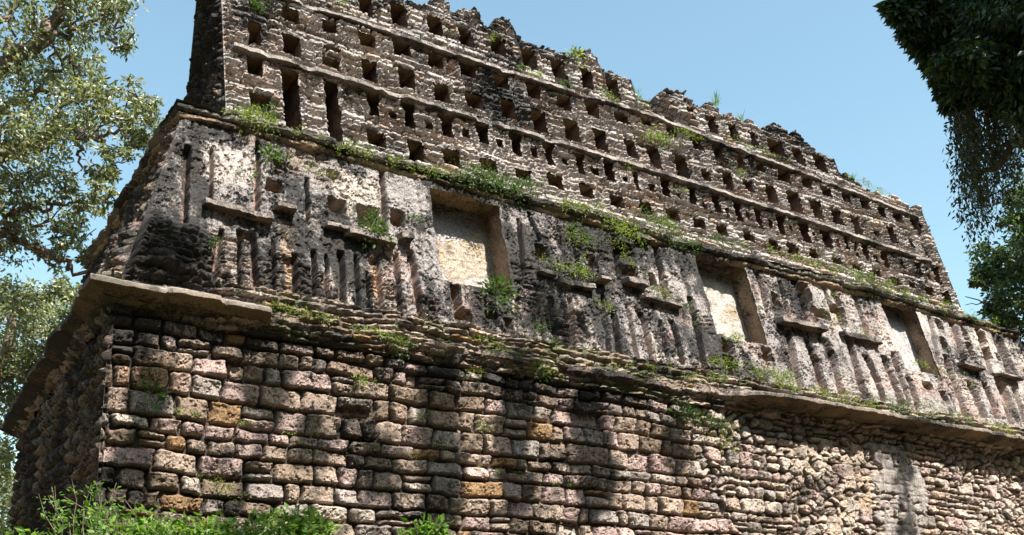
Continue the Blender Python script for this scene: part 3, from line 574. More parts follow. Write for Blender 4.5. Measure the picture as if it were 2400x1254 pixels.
def build_comb():
    global comb_o
    n = 980; s = np.linspace(0, 1, n); u1 = CX0 + (CX1 - CX0) * (s * .6 + .4 * s * s)
    nv = 235; t = np.linspace(0, 1, nv); zt = np.interp(u1, px_, pz_)
    zt = zt + .012 * fbm(u1, u1 * 0, 9, 3, 601)
    # rows: even up to just below the broken top, so that courses stay level
    u = np.repeat(u1[None], nv, 0); v = CZB + t[:, None] * (zt[None] - CZB)
    d, r0, r1, r2, pu, pv = masonry(u, v, CZB, 10.6, .06, .22, 610, jh=.5, jw=.6, wob=.009, r=.008, gap=.006, split=.15)
    h = -.055 + .07 * np.clip(d / .014, 0, 1) ** .7 + .055 * (r1 - .5) * (d > 0) + .008 * fbm(u, v, 28, 3, 611)
    h += .02 * fbm(u, v, 1.1, 4, 612)
    plaster = sstep(.1, .45, fbm(u, v, 1.3, 4, 613)); h = h * (1 - .4 * plaster) + plaster * (.012 + .012 * fbm(u, v, 11, 4, 614))
    h -= .022 * sstep(.35, .65, fbm(u, v, 15, 3, 619))
    col = palette(r0, r1, ((.35, np.array([.46, .425, .39])), (.55, np.array([.50, .46, .42])), (.75, GREY * 1.2), (.9, TAN * 1.1), (1.01, PALE)))
    col = mixc(col, np.array([.44, .395, .36]), plaster * .7); col = mixc(col, np.array([.52, .36, .28]), sstep(.3, .7, fbm(u, v, 2.1, 4, 615)) * .25)
    col = mixc(col, SOIL * 1.4, sstep(.003, -.004, d) * (1 - plaster))
    z3 = np.interp(u, L3[:, 0], L3[:, 2]); z4 = np.interp(u, L4[:, 0], L4[:, 2])
    lich = .34 + .27 * fbm(u, v, .9, 5, 616) - .1 * sstep(10, 14, u) + .1 * fbm(u, v, 5, 3, 617) + .16 * sstep(-.35, .0, v - zt[None]) + .06 * sstep(z3, z4, v)
    lich += .25 * np.exp(-((u - CF(1150, 240)[0]) / .45) ** 2 - ((v - CF(1150, 240)[2]) / .25) ** 2)
    pn = .02 * fbm(u, v, 5, 3, 618)
    # border strip on the right end, with a dark groove
    xg = CX1 - .33; gr = sstep(.055, .035, np.abs(u - xg)) * sstep(9.55, 9.45, v); h = h - .10 * gr; h = h + .03 * sstep(xg + .05, xg + .08, u)
    uc = (u[:-1, :-1] + u[1:, 1:]) / 2; vc = (v[:-1, :-1] + v[1:, 1:]) / 2; keep = np.ones(uc.shape, bool)
    pe = .012 * fbm(uc, vc, 10, 3, 622)
    for wx, wz, hw, hz, sh, ar in wins:
        f = 1.0
        if sh == 1: f = .85 + .4 * sstep(.1, .9, (vc - wz) / hz)
        if sh == 2: f = .92 + .1 * sstep(.5, 1., (vc - wz) / hz)
        ins = (np.abs(uc - wx + pe) < hw * f) & (np.abs(vc - wz + pe * .7) < hz)
        keep &= ~ins
        dist = np.maximum(np.abs(u - wx) - hw, np.abs(v - wz) - hz); k2 = sstep(.04, 0, dist); h = h * (1 - k2 * .5)
        # the stones round a hole project a little as a worn frame
        h = h + .018 * sstep(.07, .03, dist) * (1 - sstep(.02, .0, dist))
    ins = u > CF(1527, 240)[0]; blk = ins * (u < CF(1600, 240)[0]) * (v > CF(1556, 260)[2] - .05)
    h = h + .12 * blk
    ed = np.clip(np.minimum(u - CX0, CX1 - u) / .05, 0, 1); h = h * ed - .02 * (1 - ed)
    aux = np.zeros(u.shape + (3,)); aux[..., 0] = lich; aux[..., 1] = .22 + .25 * fbm(u, v, 1.2, 4, 621) + .22 * sstep(7.5, 7.2, v)
    c15, s15 = math.cos(math.radians(15)), math.sin(math.radians(15))
    pos = np.stack([u, combY(v) - h * c15, v + h * s15], -1)
    comb_o = part(grid_mesh("roof_comb", pos, M_COMB, col, aux, keep))
    # top surface and back
    top = pos[-1]; low = np.minimum(top[:, 2], np.convolve(np.pad(zt, 40, mode='edge'), np.ones(81) / 81, 'valid') - .05)
    ks = [0, .06, .14, .22, .30, .4, .7, 1.0, 1.2]; rows = []
    for i_, kk in enumerate(ks):
        z = top[:, 2] if kk <= .2 else low + (top[:, 2] - low) * max(0, 1 - (kk - .2) / .2)
        z = z + .025 * fbm(top[:, 0], top[:, 0] * 0 + kk, 5, 3, 630) * (kk > 0)
        rows.append(np.stack([top[:, 0], np.minimum(top[:, 1] + kk, combYb(z)), z], -1))
    for zz in (.25, .5, .75, 1.):
        z = rows[8][:, 2] * (1 - zz) + 7.2 * zz; rows.append(np.stack([top[:, 0], combYb(z), z], -1))
    R_ = np.array(rows); cc = np.ones(R_.shape) * np.array([.28, .25, .21]); ax = np.zeros(R_.shape); ax[..., 0] = .62; ax[..., 1] = .3
    o = grid_mesh("comb_top", R_, M_COMB, cc, ax); o.parent = comb_o
    # left and right ends
    for sx, nm in ((CX0, 0), (CX1, 1)):
        ztop = np.interp(sx + (.02 if nm == 0 else -.02), u1, zt); a, b = np.meshgrid(np.linspace(0, 1, 120), np.linspace(0, 1, 190)); z = CZB + b * (ztop - CZB)
        y = combY(z) + (combYb(z) - combY(z)) * a
        dd, q0, q1, q2, _, _ = masonry(y, z, CZB, 10.6, .07, .2, 640, jh=.5, jw=.6, wob=.04, r=.015, gap=.006)
        hh = (-.02 + .07 * np.clip(dd / .03, 0, 1) + .06 * (q1 - .5) + .03 * fbm(y, z, 5, 4, 641)) * np.clip(np.minimum(a, 1 - a) * 14, 0, 1)
        hh = hh - .08 * sstep(.6, 1, a) * np.clip(fbm(y, z, 2, 3, 642), 0, 1)
        c = palette(q0, q1, ((.5, GREY * .8), (.8, BROWN), (1.01, TAN * .8))); c = mixc(c, SOIL, sstep(.006, -.004, dd))
        ax = np.zeros(c.shape); ax[..., 0] = .66 + .15 * fbm(y, z, 2, 3, 643); ax[..., 1] = .25
        o = grid_mesh("comb_end", np.stack([sx + (-hh if nm == 0 else hh) + 0 * a, y, z], -1), M_COMB, c, ax, flip=(nm == 0)); o.parent = comb_o
build_comb()
for LL, pro, th, sd in ((L3, .10, .05, 3001), (L4, .085, .045, 3050)):
    X_ = np.linspace(CX0 + .08, CX1 - .3, 900); slab("string_course", X_, np.interp(X_, LL[:, 0], LL[:, 2]), pro, th, sd, comb_o, combY, (.38, .34, .30), (.24, .19, .13), .46, .012, lambda x, sd=sd: .35 + .65 * sstep(-.95, -.5, fbm(x, x * 0, 2.1, 3, sd + 7)))
# recesses behind the openings
def build_recess(wx, wz, hw, hz, sh, seed):
    e = .02; f = 1.3 if sh == 1 else 1.0; hw_ = hw * f + e; hz_ = hz + e; dep = .62 if sh != 2 else .95
    if hw < .075: dep = .28
    x0, x1, z0, z1 = wx - hw_, wx + hw_, wz - hz_, wz + hz_; yf = lambda z: combY(z) + .03
    A = np.array([x0, yf(z0), z0]); B = np.array([x1, yf(z0), z0]); C_ = np.array([x1, yf(z1), z1]); D_ = np.array([x0, yf(z1), z1]); N = np.array([0, dep, 0])
    its = []
    def add(P0, U, V, nu, nv, c, l, sd):
        pos, a, b = panel(P0, U, V, nu, nv, .016, sd); lu = np.linalg.norm(U); lv = np.linalg.norm(V)
        col = np.ones(a.shape + (3,)) * np.array(c) * (.85 + .35 * fbm(a * lu + sd, b * lv, 7, 3, sd))[..., None]
        aux = np.zeros(a.shape + (3,)); aux[..., 0] = l + .2 * fbm(a * lu + sd, b * lv, 4, 3, sd + 1); aux[..., 1] = .1; its.append((pos, col, aux))
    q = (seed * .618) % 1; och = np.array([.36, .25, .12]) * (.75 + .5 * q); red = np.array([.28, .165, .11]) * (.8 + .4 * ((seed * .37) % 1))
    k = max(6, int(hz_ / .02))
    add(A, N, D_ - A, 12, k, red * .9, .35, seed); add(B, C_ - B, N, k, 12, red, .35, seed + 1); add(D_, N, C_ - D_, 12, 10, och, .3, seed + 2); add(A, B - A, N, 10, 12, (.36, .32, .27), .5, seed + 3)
    add(A + N, B - A, D_ - A, 8, 8, (.06, .05, .04), .5, seed + 4)  # near-black back panel: the darkness of the depth is put into the colour
    return its
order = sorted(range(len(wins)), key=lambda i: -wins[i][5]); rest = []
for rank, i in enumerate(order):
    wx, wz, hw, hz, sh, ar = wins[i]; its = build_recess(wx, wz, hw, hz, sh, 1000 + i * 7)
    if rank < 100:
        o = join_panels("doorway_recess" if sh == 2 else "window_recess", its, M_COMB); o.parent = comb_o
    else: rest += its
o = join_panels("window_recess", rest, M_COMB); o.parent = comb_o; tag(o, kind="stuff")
# hidden mass: rubble fill behind the skins, back wall, right end, roof
def fill():
    def prism(name, a, b, mat=M_WALL, parent=None):
        co = np.array(a + b, float); q = [(0, 3, 2, 1), (4, 5, 6, 7), (0, 1, 5, 4), (1, 2, 6, 5), (2, 3, 7, 6), (3, 0, 4, 7)]
        c = np.ones((8, 3)) * np.array([.3, .25, .2]); ax = np.ones((8, 3)) * np.array([.55, .3, 0]); o = raw_mesh(name, co, q, mat, c, ax, smooth=False)
        return part(o)
    B = WY + DEPTH
    prism("rubble_core", [(WX0 + .12, WY + .12, ZB - .6), (WX1, WY + .12, ZB - .6), (WX1, B, ZB - .6), (WX0 + .12, B, ZB - .6)], [(WX0 + .12, WY + .12, 4.9), (WX1, WY + .12, 4.9), (WX1, B, 4.9), (WX0 + .12, B, 4.9)])
    d = .5; k = (7.2 - 4.9) * T15
    prism("frieze_core", [(WX0 + .25, WY + d, 4.9), (WX1 - .02, WY + d, 4.9), (WX1 - .02, B - .02, 4.9), (WX0 + .25, B - .02, 4.9)], [(WX0 + .25 + k, WY + d + k, 7.2), (WX1 - .02 - k, WY + d + k, 7.2), (WX1 - .02 - k, B - k, 7.2), (WX0 + .25 + k, B - k, 7.2)])
fill()
# loose broken slabs on the ledge and the big stone under niche two

# ------------------------------------------------------------------ foliage tools
def unit(a): return a / np.maximum(np.linalg.norm(a, axis=-1, keepdims=True), 1e-6)
class Leaves:
    def __init__(self): self.c = []; self.d = []; self.n = []; self.l = []; self.w = []; self.k = []
    def add(self, C_, D_, N_, L_, W_, K_):
        self.c.append(C_); self.d.append(D_); self.n.append(N_); self.l.append(np.broadcast_to(L_, (len(C_),))); self.w.append(np.broadcast_to(W_, (len(C_),))); self.k.append(np.broadcast_to(K_, (len(C_), 3)))
    def build(self, name, mat, parent=None):
        c, d, n = map(np.concatenate, (self.c, self.d, self.n)); l, w, k = map(np.concatenate, (self.l, self.w, self.k))
        d = unit(d); s = unit(np.cross(d, n)); n = np.cross(s, d); m_ = c + d * (l * .45)[:, None] - n * (w * .22)[:, None]
        tip = c + d * l[:, None] - n * (l * .18)[:, None]
        v = np.stack([c, m_ + s * (w / 2)[:, None], tip, m_ - s * (w / 2)[:, None], c + d * (l * .5)[:, None]], 1).reshape(-1, 3)
        i = np.arange(len(c))[:, None] * 5
        t = np.concatenate([i + [0, 1, 4], i + [4, 1, 2], i + [0, 4, 3], i + [4, 2, 3]], 0)
        o = raw_mesh(name, v, None, mat, np.repeat(k, 5, 0), None, None, True, t)
        if parent is not None: o.parent = parent
        return o
G = np.random.default_rng(11)
def rdir(n, up=0.): a = G.normal(size=(n, 3)); a[:, 2] += up; return unit(a)
def tubes(name, paths, mat, parent=None, sides=7):
    co, q = [], []; k = 0
    for pts, rad in paths:
        pts = np.asarray(pts, float); rad = np.broadcast_to(rad, (len(pts),)); T = unit(np.gradient(pts, axis=0))
        A = unit(np.cross(T, np.array([.31, .2, .93]))); B_ = np.cross(T, A); th = np.linspace(0, 2 * np.pi, sides, endpoint=False)
        ring = pts[:, None] + rad[:, None, None] * (np.cos(th)[None, :, None] * A[:, None] + np.sin(th)[None, :, None] * B_[:, None])
        m0 = len(pts); co.append(ring.reshape(-1, 3)); i = np.arange(m0 - 1)[:, None] * sides; j = np.arange(sides)[None]; jn = (j + 1) % sides
        q.append((np.stack([i + j, i + jn, i + sides + jn, i + sides + j], -1).reshape(-1, 4)) + k); k += m0 * sides
    co = np.concatenate(co); o = raw_mesh(name, co, np.concatenate(q), mat, np.ones((len(co), 3)) * .2, None, None, True)
    if parent is not None: o.parent = parent
    return o
def wiggle(a, b, n, amp, seed):
    t = np.linspace(0, 1, n)[:, None]; g = np.random.default_rng(seed); p = a + (b - a) * t
    f = np.cumsum(g.normal(size=(n, 3)), 0); f -= f[0] + (f[-1] - f[0]) * t; return p + f * amp / math.sqrt(n)
def clump(L, c, r, n, size, cols, nsub=12, flat=.8, droop=0., up=.4, sub=.32):
    """leaf clusters gathered in sub-clumps inside an ellipsoid"""
    c = np.asarray(c, float); s = rdir(nsub) * (r * (G.random(nsub) ** .45))[:, None]; s[:, 2] *= flat
    per = max(3, n // nsub)
    for q in s:
        p = G.normal(size=(per, 3)) * r * sub * .6; p[:, 2] *= .7
        P_ = c + q + p; D_ = unit(p + G.normal(size=(per, 3)) * r * .3); D_[:, 2] -= droop
        k = np.asarray(cols)[G.integers(len(cols), size=per)] * (.7 + .6 * G.random((per, 1)))
        sz = size * (.6 + .8 * G.random(per))
        L.add(P_, D_, rdir(per, up * 2), sz, sz * (.38 + .14 * G.random(per)), k)

# ------------------------------------------------------------------ ground
def gz(x, y):
    r = 2.02 * sstep(1.0, 7.8, y + .12 * np.abs(x - 6) * 0) + .10 * fbm(x, y, .35, 3, 700) * sstep(30, 10, np.hypot(x - 6, y - 8))
    far = np.hypot(x - 8, y - 12); return r - 6 * sstep(25, 120, far) - .35 * (x < 1.2) * sstep(1.2, -3, x)
def ground():
    g = np.concatenate([-np.geomspace(900, 14, 26), np.linspace(-13, 30, 110), 30 + np.geomspace(1.5, 870, 26)])
    x, y = np.meshgrid(g, g); z = gz(x, y); c = np.ones(x.shape + (3,)) * np.array([.07, .085, .03])
    o = grid_mesh("ground", np.stack([x, y, z], -1), M_SOIL, c, smooth=True); tag(o, kind="structure")
ground()

# ------------------------------------------------------------------ trees
LG = [(.15, .165, .07), (.20, .20, .10), (.10, .115, .05), (.27, .26, .16)]
def left_tree():
    t = empty("leafy_tree", at(-420, 900, 18)); tag(t, "tall tree with airy grey-green crown and dark crooked limbs left of the comb", "tree")
    L = Leaves(); D = 17.
    cl = [(60, 40, 95), (170, 20, 90), (260, 30, 70), (285, 85, 38), (130, 110, 75), (30, 150, 80), (200, 150, 55), (90, 215, 90), (190, 215, 60), (250, 240, 55), (310, 230, 45), (345, 265, 40), (300, 300, 50), (20, 290, 90), (120, 320, 80), (190, 300, 55),
          (60, 400, 85), (140, 420, 60), (10, 470, 80), (240, 400, 34), (270, 370, 36), (235, 455, 34), (190, 480, 40), (100, 500, 60), (20, 560, 60), (160, 560, 45), (205, 600, 32), (120, 600, 38), (330, 330, 28), (180, 520, 30),
          (-90, 60, 120), (-110, 230, 120), (-90, 400, 120), (-100, 560, 110), (-230, 150, 150), (-250, 350, 160), (-60, -120, 140), (120, -100, 120), (250, -70, 80), (-260, -60, 160)]
    for x, y, r in cl:
        d = D + G.normal() * .8; c = at(x, y, d); rr = r / _F * d * 1.0
        clump(L, c, rr, int(10 * r * (1 if x > -50 else .5)), .078, LG, nsub=max(6, int(r / 3.4)), flat=.9, droop=.35, up=.05, sub=.25)
    L.build("crown", M_LEAF, None).parent = t
    P_ = lambda pts: np.concatenate([wiggle(at(*a, D), at(*b, D), 7, .18, i) [:-1] for i, (a, b) in enumerate(zip(pts[:-1], pts[1:]))] + [at(*pts[-1], D)[None]])
    br = [([(-420, 1500), (-400, 900), (-330, 560), (-200, 430), (-60, 345), (30, 352), (90, 340), (150, 300)], .40, .05), ([(-200, 430), (-60, 545), (30, 548), (90, 575), (150, 610), (205, 645)], .1, .03), ([(-330, 560), (-240, 250), (-100, 120), (20, 150), (110, 90), (135, 30), (140, -60)], .22, .05),
          ([(-60, 345), (10, 260), (60, 235), (130, 200), (160, 130)], .08, .02), ([(90, 340), (160, 240), (165, 180)], .05, .02), ([(150, 300), (200, 330), (245, 330), (285, 300), (335, 262)], .05, .015), ([(30, 548), (20, 520), (70, 480), (120, 490), (180, 470)], .05, .02),
          ([(150, 300), (195, 350), (190, 400)], .04, .015), ([(110, 90), (190, 70), (250, 40), (290, 60)], .05, .015), ([(-100, 120), (30, 40), (80, -20)], .07, .02)]
    paths = []
    for pts, r0, r1 in br:
        p = P_(pts); paths.append((p, np.linspace(r0, r1, len(p))))
    g = np.random.default_rng(5)
    for x, y, r in cl[:30]:
        for q in range(3):
            a = at(x + g.normal() * r * .3, y + r * .5, D); b = at(x + g.normal() * r * .7, y - r * .5 + g.normal() * 10, D + g.normal() * .4); paths.append((wiggle(a, b, 6, .12, int(x * 7 + q + 999)), np.linspace(.018, .006, 6)))
    tubes("trunk", paths, M_BARK).parent = t
    for ch in t.children: ch.matrix_parent_inverse = Matrix.Translation(-t.location)
def low_left_tree():
    t = empty("leafy_tree", at(-160, 1700, 22)); tag(t, "lower dusty green tree filling the gap under the tall one at the left edge", "tree")
    L = Leaves(); D = 21.
    cl = [(40, 690, 45), (110, 720, 60), (150, 690, 40), (30, 760, 75), (100, 800, 70), (150, 780, 45), (30, 860, 70), (80, 880, 60), (20, 950, 60), (45, 990, 40), (10, 1080, 60), (20, 1160, 70), (30, 1230, 60), (-60, 720, 90), (-90, 850, 110), (-80, 1000, 120), (-90, 1150, 120), (120, 860, 30), (-200, 900, 140), (-60, 1300, 140), (60, 1330, 90)]
    for x, y, r in cl:
        d = D + G.normal() * .8; clump(L, at(x, y, d), r / _F * d, int(20 * r), .085, [(.19, .20, .10), (.24, .24, .13), (.14, .15, .08)], nsub=max(6, int(r / 3)), flat=.95, droop=.2, sub=.3)
    L.build("crown", M_LEAF).parent = t
    paths = []
    for pts, r0, r1 in (([(-160, 1700), (-100, 1200), (-20, 900), (30, 760), (60, 690)], .3, .03), ([(-20, 900), (80, 870), (120, 800)], .1, .02), ([(-100, 1200), (0, 1120), (30, 1050)], .1, .03)):
        p = np.concatenate([wiggle(at(*a, D), at(*b, D), 7, .2, 50 + i)[:-1] for i, (a, b) in enumerate(zip(pts[:-1], pts[1:]))] + [at(*pts[-1], D)[None]]); paths.append((p, np.linspace(r0, r1, len(p))))
    tubes("trunk", paths, M_BARK).parent = t
    for ch in t.children: ch.matrix_parent_inverse = Matrix.Translation(-t.location)
DG = [(.025, .05, .018), (.035, .065, .02), (.02, .04, .015), (.05, .09, .025)]
def right_tree():
    D = 9.0; base = np.array([13.0, 3.0, 1.2]); t = empty("broadleaf_tree", base); tag(t, "dark overhanging tree with long drooping leaves and a curtain of vines, top right", "tree")
    L = Leaves()
    cl = [(2093, 10, 9), (2104, 26, 9), (2118, 38, 12), (2133, 62, 13), (2150, 84, 13), (2128, 10, 18), (2170, 108, 13), (2196, 140, 13), (2208, 172, 12), (2216, 205, 12), (2228, 236, 10), (2160, 45, 26), (2215, 60, 50), (2290, 60, 80), (2370, 60, 90), (2260, 150, 60), (2340, 160, 80), (2225, 195, 22), (2290, 190, 34), (2380, 210, 40), (2240, 110, 30), (2395, 150, 70), (2200, 110, 22), (2180, 10, 36), (2440, 60, 110), (2460, 200, 90), (2225, 165, 20), (2245, 225, 12), (2330, 225, 14), (2395, 250, 18)]
    for x, y, r in cl:
        for lay in range(3):
            d = D + (lay - .7) * .9 + G.normal() * .25; clump(L, at(x, y, d), r / _F * d, int((16, 30, 36)[lay] * r), ((.085, .08, .10)[lay] if r < 19 else (.062, .072, .10)[lay]), DG, nsub=max(7, int(r / 2.6)), flat=.9, droop=.9, up=.1, sub=.27)
    # crown above and towards the sun, outside the frame: it keeps the underside in shade
    for q in range(90):
        x = G.uniform(5.6, 12); y = G.uniform(-.5, 4.2); z = 8.3 + G.random() * 3.0 + .0 * x
        p = np.array([x, y, z]); c = RW.T @ (p - [0, 0, CAMZ]); py = _P[1] + _F * c[1] / c[2] if c[2] > .5 else -9999
        if c[2] > .5 and py > -330: continue
        if z + 1.0 - (WY - y) * 1.36 > 2.4: continue
        clump(L, p, .95, 420, .17, DG, nsub=14, flat=.6, droop=.2, sub=.4)
    for a in L.c[:0]: pass
    crown = L.build("crown", M_DLEAF); crown.parent = t
    # curtain of vines
    V = Leaves(); paths = []; g = np.random.default_rng(21)
    for q in range(140):
        x = 2232 + 190 * g.random() ** 1.5; y0 = 205 + (x - 2235) * .25 + 60 * g.random(); f = (x - 2235) / 190
        ln = (330 - 60 * f) * (.35 + .65 * g.random()); d = D + g.normal() * .5
        if f > .45: ln *= .6
        n = 12; s = np.linspace(0, 1, n); sway = np.cumsum(g.normal(size=n)) * 4
        P_ = np.array([at(x + sway[i] + 50 * f * 0 + s[i] * (25 + 30 * g.random()), y0 + ln * s[i], d) for i in range(n)])
        paths.append((P_, np.linspace(.0035, .0015, n)))
        m_ = int(ln * .19); k = g.random(m_) ** .8 * (n - 1); i0 = np.minimum(k.astype(int), n - 2); pp = P_[i0] + (P_[i0 + 1] - P_[i0]) * (k - i0)[:, None] + g.normal(size=(m_, 3)) * .035
        dd = g.normal(size=(m_, 3)) * .6; dd[:, 2] -= .7; sz = .022 + .034 * g.random(m_)
        V.add(pp, dd, rdir(m_, .3), sz, sz * .4, np.array([(.04, .06, .03)]) * (.6 + .8 * g.random((m_, 1))))
    vo = V.build("vine_curtain", M_DLEAF); vo.parent = t
    st = tubes("vine_stem", paths, M_VINE, sides=4); st.parent = vo
    tr = [(wiggle(base, np.array([11.8, 3., 8.6]), 14, .4, 3), np.linspace(.42, .25, 14)), (wiggle(np.array([11.8, 3., 8.6]), np.array([7, 2.6, 9.6]), 12, .5, 4), np.linspace(.25, .08, 12)), (wiggle(np.array([12.2, 3., 6.0]), at(2330, 180, D + .2), 12, .3, 6), np.linspace(.18, .05, 12)),
          (wiggle(at(2330, 180, D + .2), at(2180, 60, D), 9, .15, 7), np.linspace(.05, .015, 9)), (wiggle(at(2400, 330, D + .2), at(2290, 420, D), 9, .15, 8), np.linspace(.04, .012, 9)), (wiggle(at(2480, 260, D + .2), at(2330, 330, D), 9, .15, 9), np.linspace(.04, .012, 9))]
    tubes("trunk", tr, M_BARK).parent = t
    for ch in t.children: ch.matrix_parent_inverse = Matrix.Translation(-t.location)
def far_right_tree():
    t = empty("leafy_tree", (24, 13, 1.5)); tag(t, "sunlit green tree beyond the right end of the facade, below the vines", "tree")
    L = Leaves(); D = 21.
    cl = [(2400, 470, 34), (2375, 520, 24), (2410, 550, 50), (2340, 600, 45), (2400, 620, 60), (2300, 640, 30), (2350, 650, 40), (2330, 720, 26), (2390, 700, 60), (2400, 790, 60), (2350, 745, 24), (2395, 870, 60), (2290, 655, 18), (2440, 900, 60), (2470, 450, 90), (2480, 620, 110), (2500, 800, 110), (2560, 700, 150), (2560, 500, 130)]
    for x, y, r in cl:
        d = D + G.normal() * .6; clump(L, at(x, y, d), r / _F * d, int(20 * r), .10, [(.06, .09, .03), (.09, .13, .04), (.045, .07, .025), (.12, .17, .06)], nsub=max(5, int(r / 3.4)), flat=.9, droop=.3, sub=.3)
    L.build("crown", M_LEAF).parent = t
    paths = [(wiggle(np.array([24., 13, 1.5]), at(2480, 620, D), 12, .4, 71), np.linspace(.3, .1, 12)), (wiggle(at(2480, 620, D), at(2395, 600, D), 8, .2, 72), np.linspace(.08, .03, 8)), (wiggle(at(2395, 600, D), at(2290, 650, D), 8, .15, 73), np.linspace(.03, .01, 8)), (wiggle(at(2450, 800, D), at(2262, 695, D), 9, .15, 74), np.linspace(.035, .008, 9)),
             (wiggle(at(2480, 620, D), at(2380, 460, D), 8, .2, 75), np.linspace(.08, .02, 8)), (wiggle(at(2380, 700, D), at(2262, 715, D), 8, .1, 76), np.linspace(.02, .006, 8))]
    tubes("trunk", paths, M_BARK).parent = t
    for ch in t.children: ch.matrix_parent_inverse = Matrix.Translation(-t.location)
def shade_tree():
    """stands behind the viewpoint; its high branches throw the soft shade seen on the wall"""
    base = np.array([3.0, -7.5, 0.]); t = empty("tall_tree", base); tag(t, "very tall tree behind the viewpoint whose branches shade the wall", "tree")
    L = Leaves(); paths = [(wiggle(base, np.array([4, -5., 19]), 16, .5, 81), np.linspace(.5, .2, 16))]
    def spot(x, y, w, h, dens=1.):
        r = ray(x, y); p = r * (WY / r[1]); p[2] += CAMZ; k = 4.6 + G.random() * .8
        q = p + np.array(SD) / (-SD[1]) * k; sx = w / 2397 * np.linalg.norm(p); sz = h / 2397 * np.linalg.norm(p)
        n = max(1, int(sz / max(sx, .05)))
        for i in range(n):
            c = q + np.array([G.normal() * .04, G.normal() * .2, (i + .5 - n / 2) * sz / n * 1.0]); clump(L, c, sx * .7, int(700 * dens * max(sx, .2)), .14, DG, nsub=8, flat=1., sub=.4)
        a = q + np.array([0, 0, -sz / 2]); paths.append((wiggle(a, q + np.array([0, 0, sz / 2]), 6, .06, int(x)), np.linspace(.04, .03, 6))); paths.append((wiggle(np.array([4, -5., 19]), a + np.array([0, 0, 1.]), 8, .3, int(x + y)), np.linspace(.05, .02, 8)))
    for s_ in ((1030, 1040, 52, 290, 2), (1208, 1020, 36, 240, 2), (1385, 1070, 52, 290, 2), (890, 1095, 60, 50, 1.3), (640, 850, 70, 26), (1330, 750, 80, 110, 1.2), (1575, 1010, 60, 50), (330, 1000, 34, 80), (990, 1190, 60, 30), (2120, 1180, 50, 100), (740, 970, 36, 50), (390, 600, 80, 70)): spot(*s_)
    L.build("crown", M_DLEAF).parent = t; tubes("trunk", paths, M_BARK).parent = t
    for ch in t.children: ch.matrix_parent_inverse = Matrix.Translation(-t.location)
left_tree(); low_left_tree(); right_tree(); far_right_tree(); shade_tree()

# ------------------------------------------------------------------ weeds on the ruin
YG = [(.17, .23, .045), (.22, .27, .07), (.09, .13, .035), (.19, .16, .08)]; MG = [(.055, .10, .028), (.08, .13, .035), (.045, .07, .028)]
PLf = lambda x, y, off: lean(x, y, WY - off, ZF0)
PLw = lambda x, y, off: lean(x, y, WY - off, 0, 0)
PLc = lambda x, y, off: lean(x, y, CY0 - off, CZ0)
def tuft(L, p, r, n, cols, leaf, up=.5, out=.5):
    """short stems with leaves that arch up and outward from one root"""
    D_ = rdir(n, up); D_[:, 1] -= out; D_ = unit(D_); t = G.random(n) ** .7
    P_ = p + D_ * (t * r)[:, None] + np.array([0, 0, -.25]) * (t ** 2 * r)[:, None]; k = np.asarray(cols)[G.integers(len(cols), size=n)] * (.7 + .6 * G.random((n, 1)))
    sz = leaf * (.6 + .8 * G.random(n)); L.add(P_, unit(D_ + G.normal(size=(n, 3)) * .5), rdir(n, 1.), sz, sz * .42, k)
def weeds(name, label, items, pl, off, mat=M_WEED):
    L = Leaves()
    for it in items:
        x0, y0, x1, y1, n, size, col = it
        for q in range(int(n * 1.7) + 1):
            f = G.random(); x = x0 + (x1 - x0) * f + G.normal() * 6; x += G.normal() * size * .5; y = y0 + (y1 - y0) * f + G.normal() * size * .4; p = pl(x, y, off + .02 * G.normal()); r = size / 2397 * np.linalg.norm(p) * (.5 + G.random())
            tuft(L, p, r, int(14 + size * .5), col, .018 + size * .0006)
    o = L.build(name, mat); tag(o, label, kind="stuff"); o['category'] = "weeds"; return o
weeds("weeds", "yellow-green weeds trailing along the upper cornice", [(545, 268, 640, 296, 12, 20, YG), (640, 290, 800, 345, 4, 10, YG), (800, 345, 950, 385, 14, 14, YG), (960, 392, 1100, 415, 12, 12, YG), (1090, 410, 1230, 450, 42, 24, MG), (1230, 430, 1270, 440, 6, 14, MG), (1290, 470, 1400, 500, 14, 18, YG), (1420, 520, 1500, 560, 16, 22, YG), (1500, 500, 1620, 580, 22, 20, MG),
   (1540, 510, 1580, 540, 8, 16, YG), (1640, 555, 1750, 585, 12, 15, MG), (1790, 580, 1960, 640, 18, 14, YG), (1950, 625, 2100, 680, 18, 18, YG), (2000, 650, 2080, 680, 10, 18, MG), (2100, 680, 2240, 725, 14, 12, YG), (2240, 730, 2340, 765, 8, 12, YG), (1340, 540, 1400, 590, 8, 16, MG)], PLf, .14)
weeds("weeds", "small sparse weeds on the medial cornice ledge", [(640, 715, 960, 800, 26, 11, YG), (925, 790, 950, 815, 4, 20, MG), (1250, 850, 1300, 890, 5, 20, YG), (1260, 760, 1300, 810, 4, 14, MG), (1450, 850, 1700, 890, 12, 14, YG), (1660, 850, 1860, 890, 26, 17, YG), (1800, 890, 2060, 960, 40, 15, YG), (2080, 945, 2160, 985, 14, 20, MG), (2150, 950, 2390, 1020, 26, 14, YG), (1590, 940, 1640, 1000, 8, 18, MG), (1100, 790, 1240, 830, 8, 12, YG)], PLf, .12)
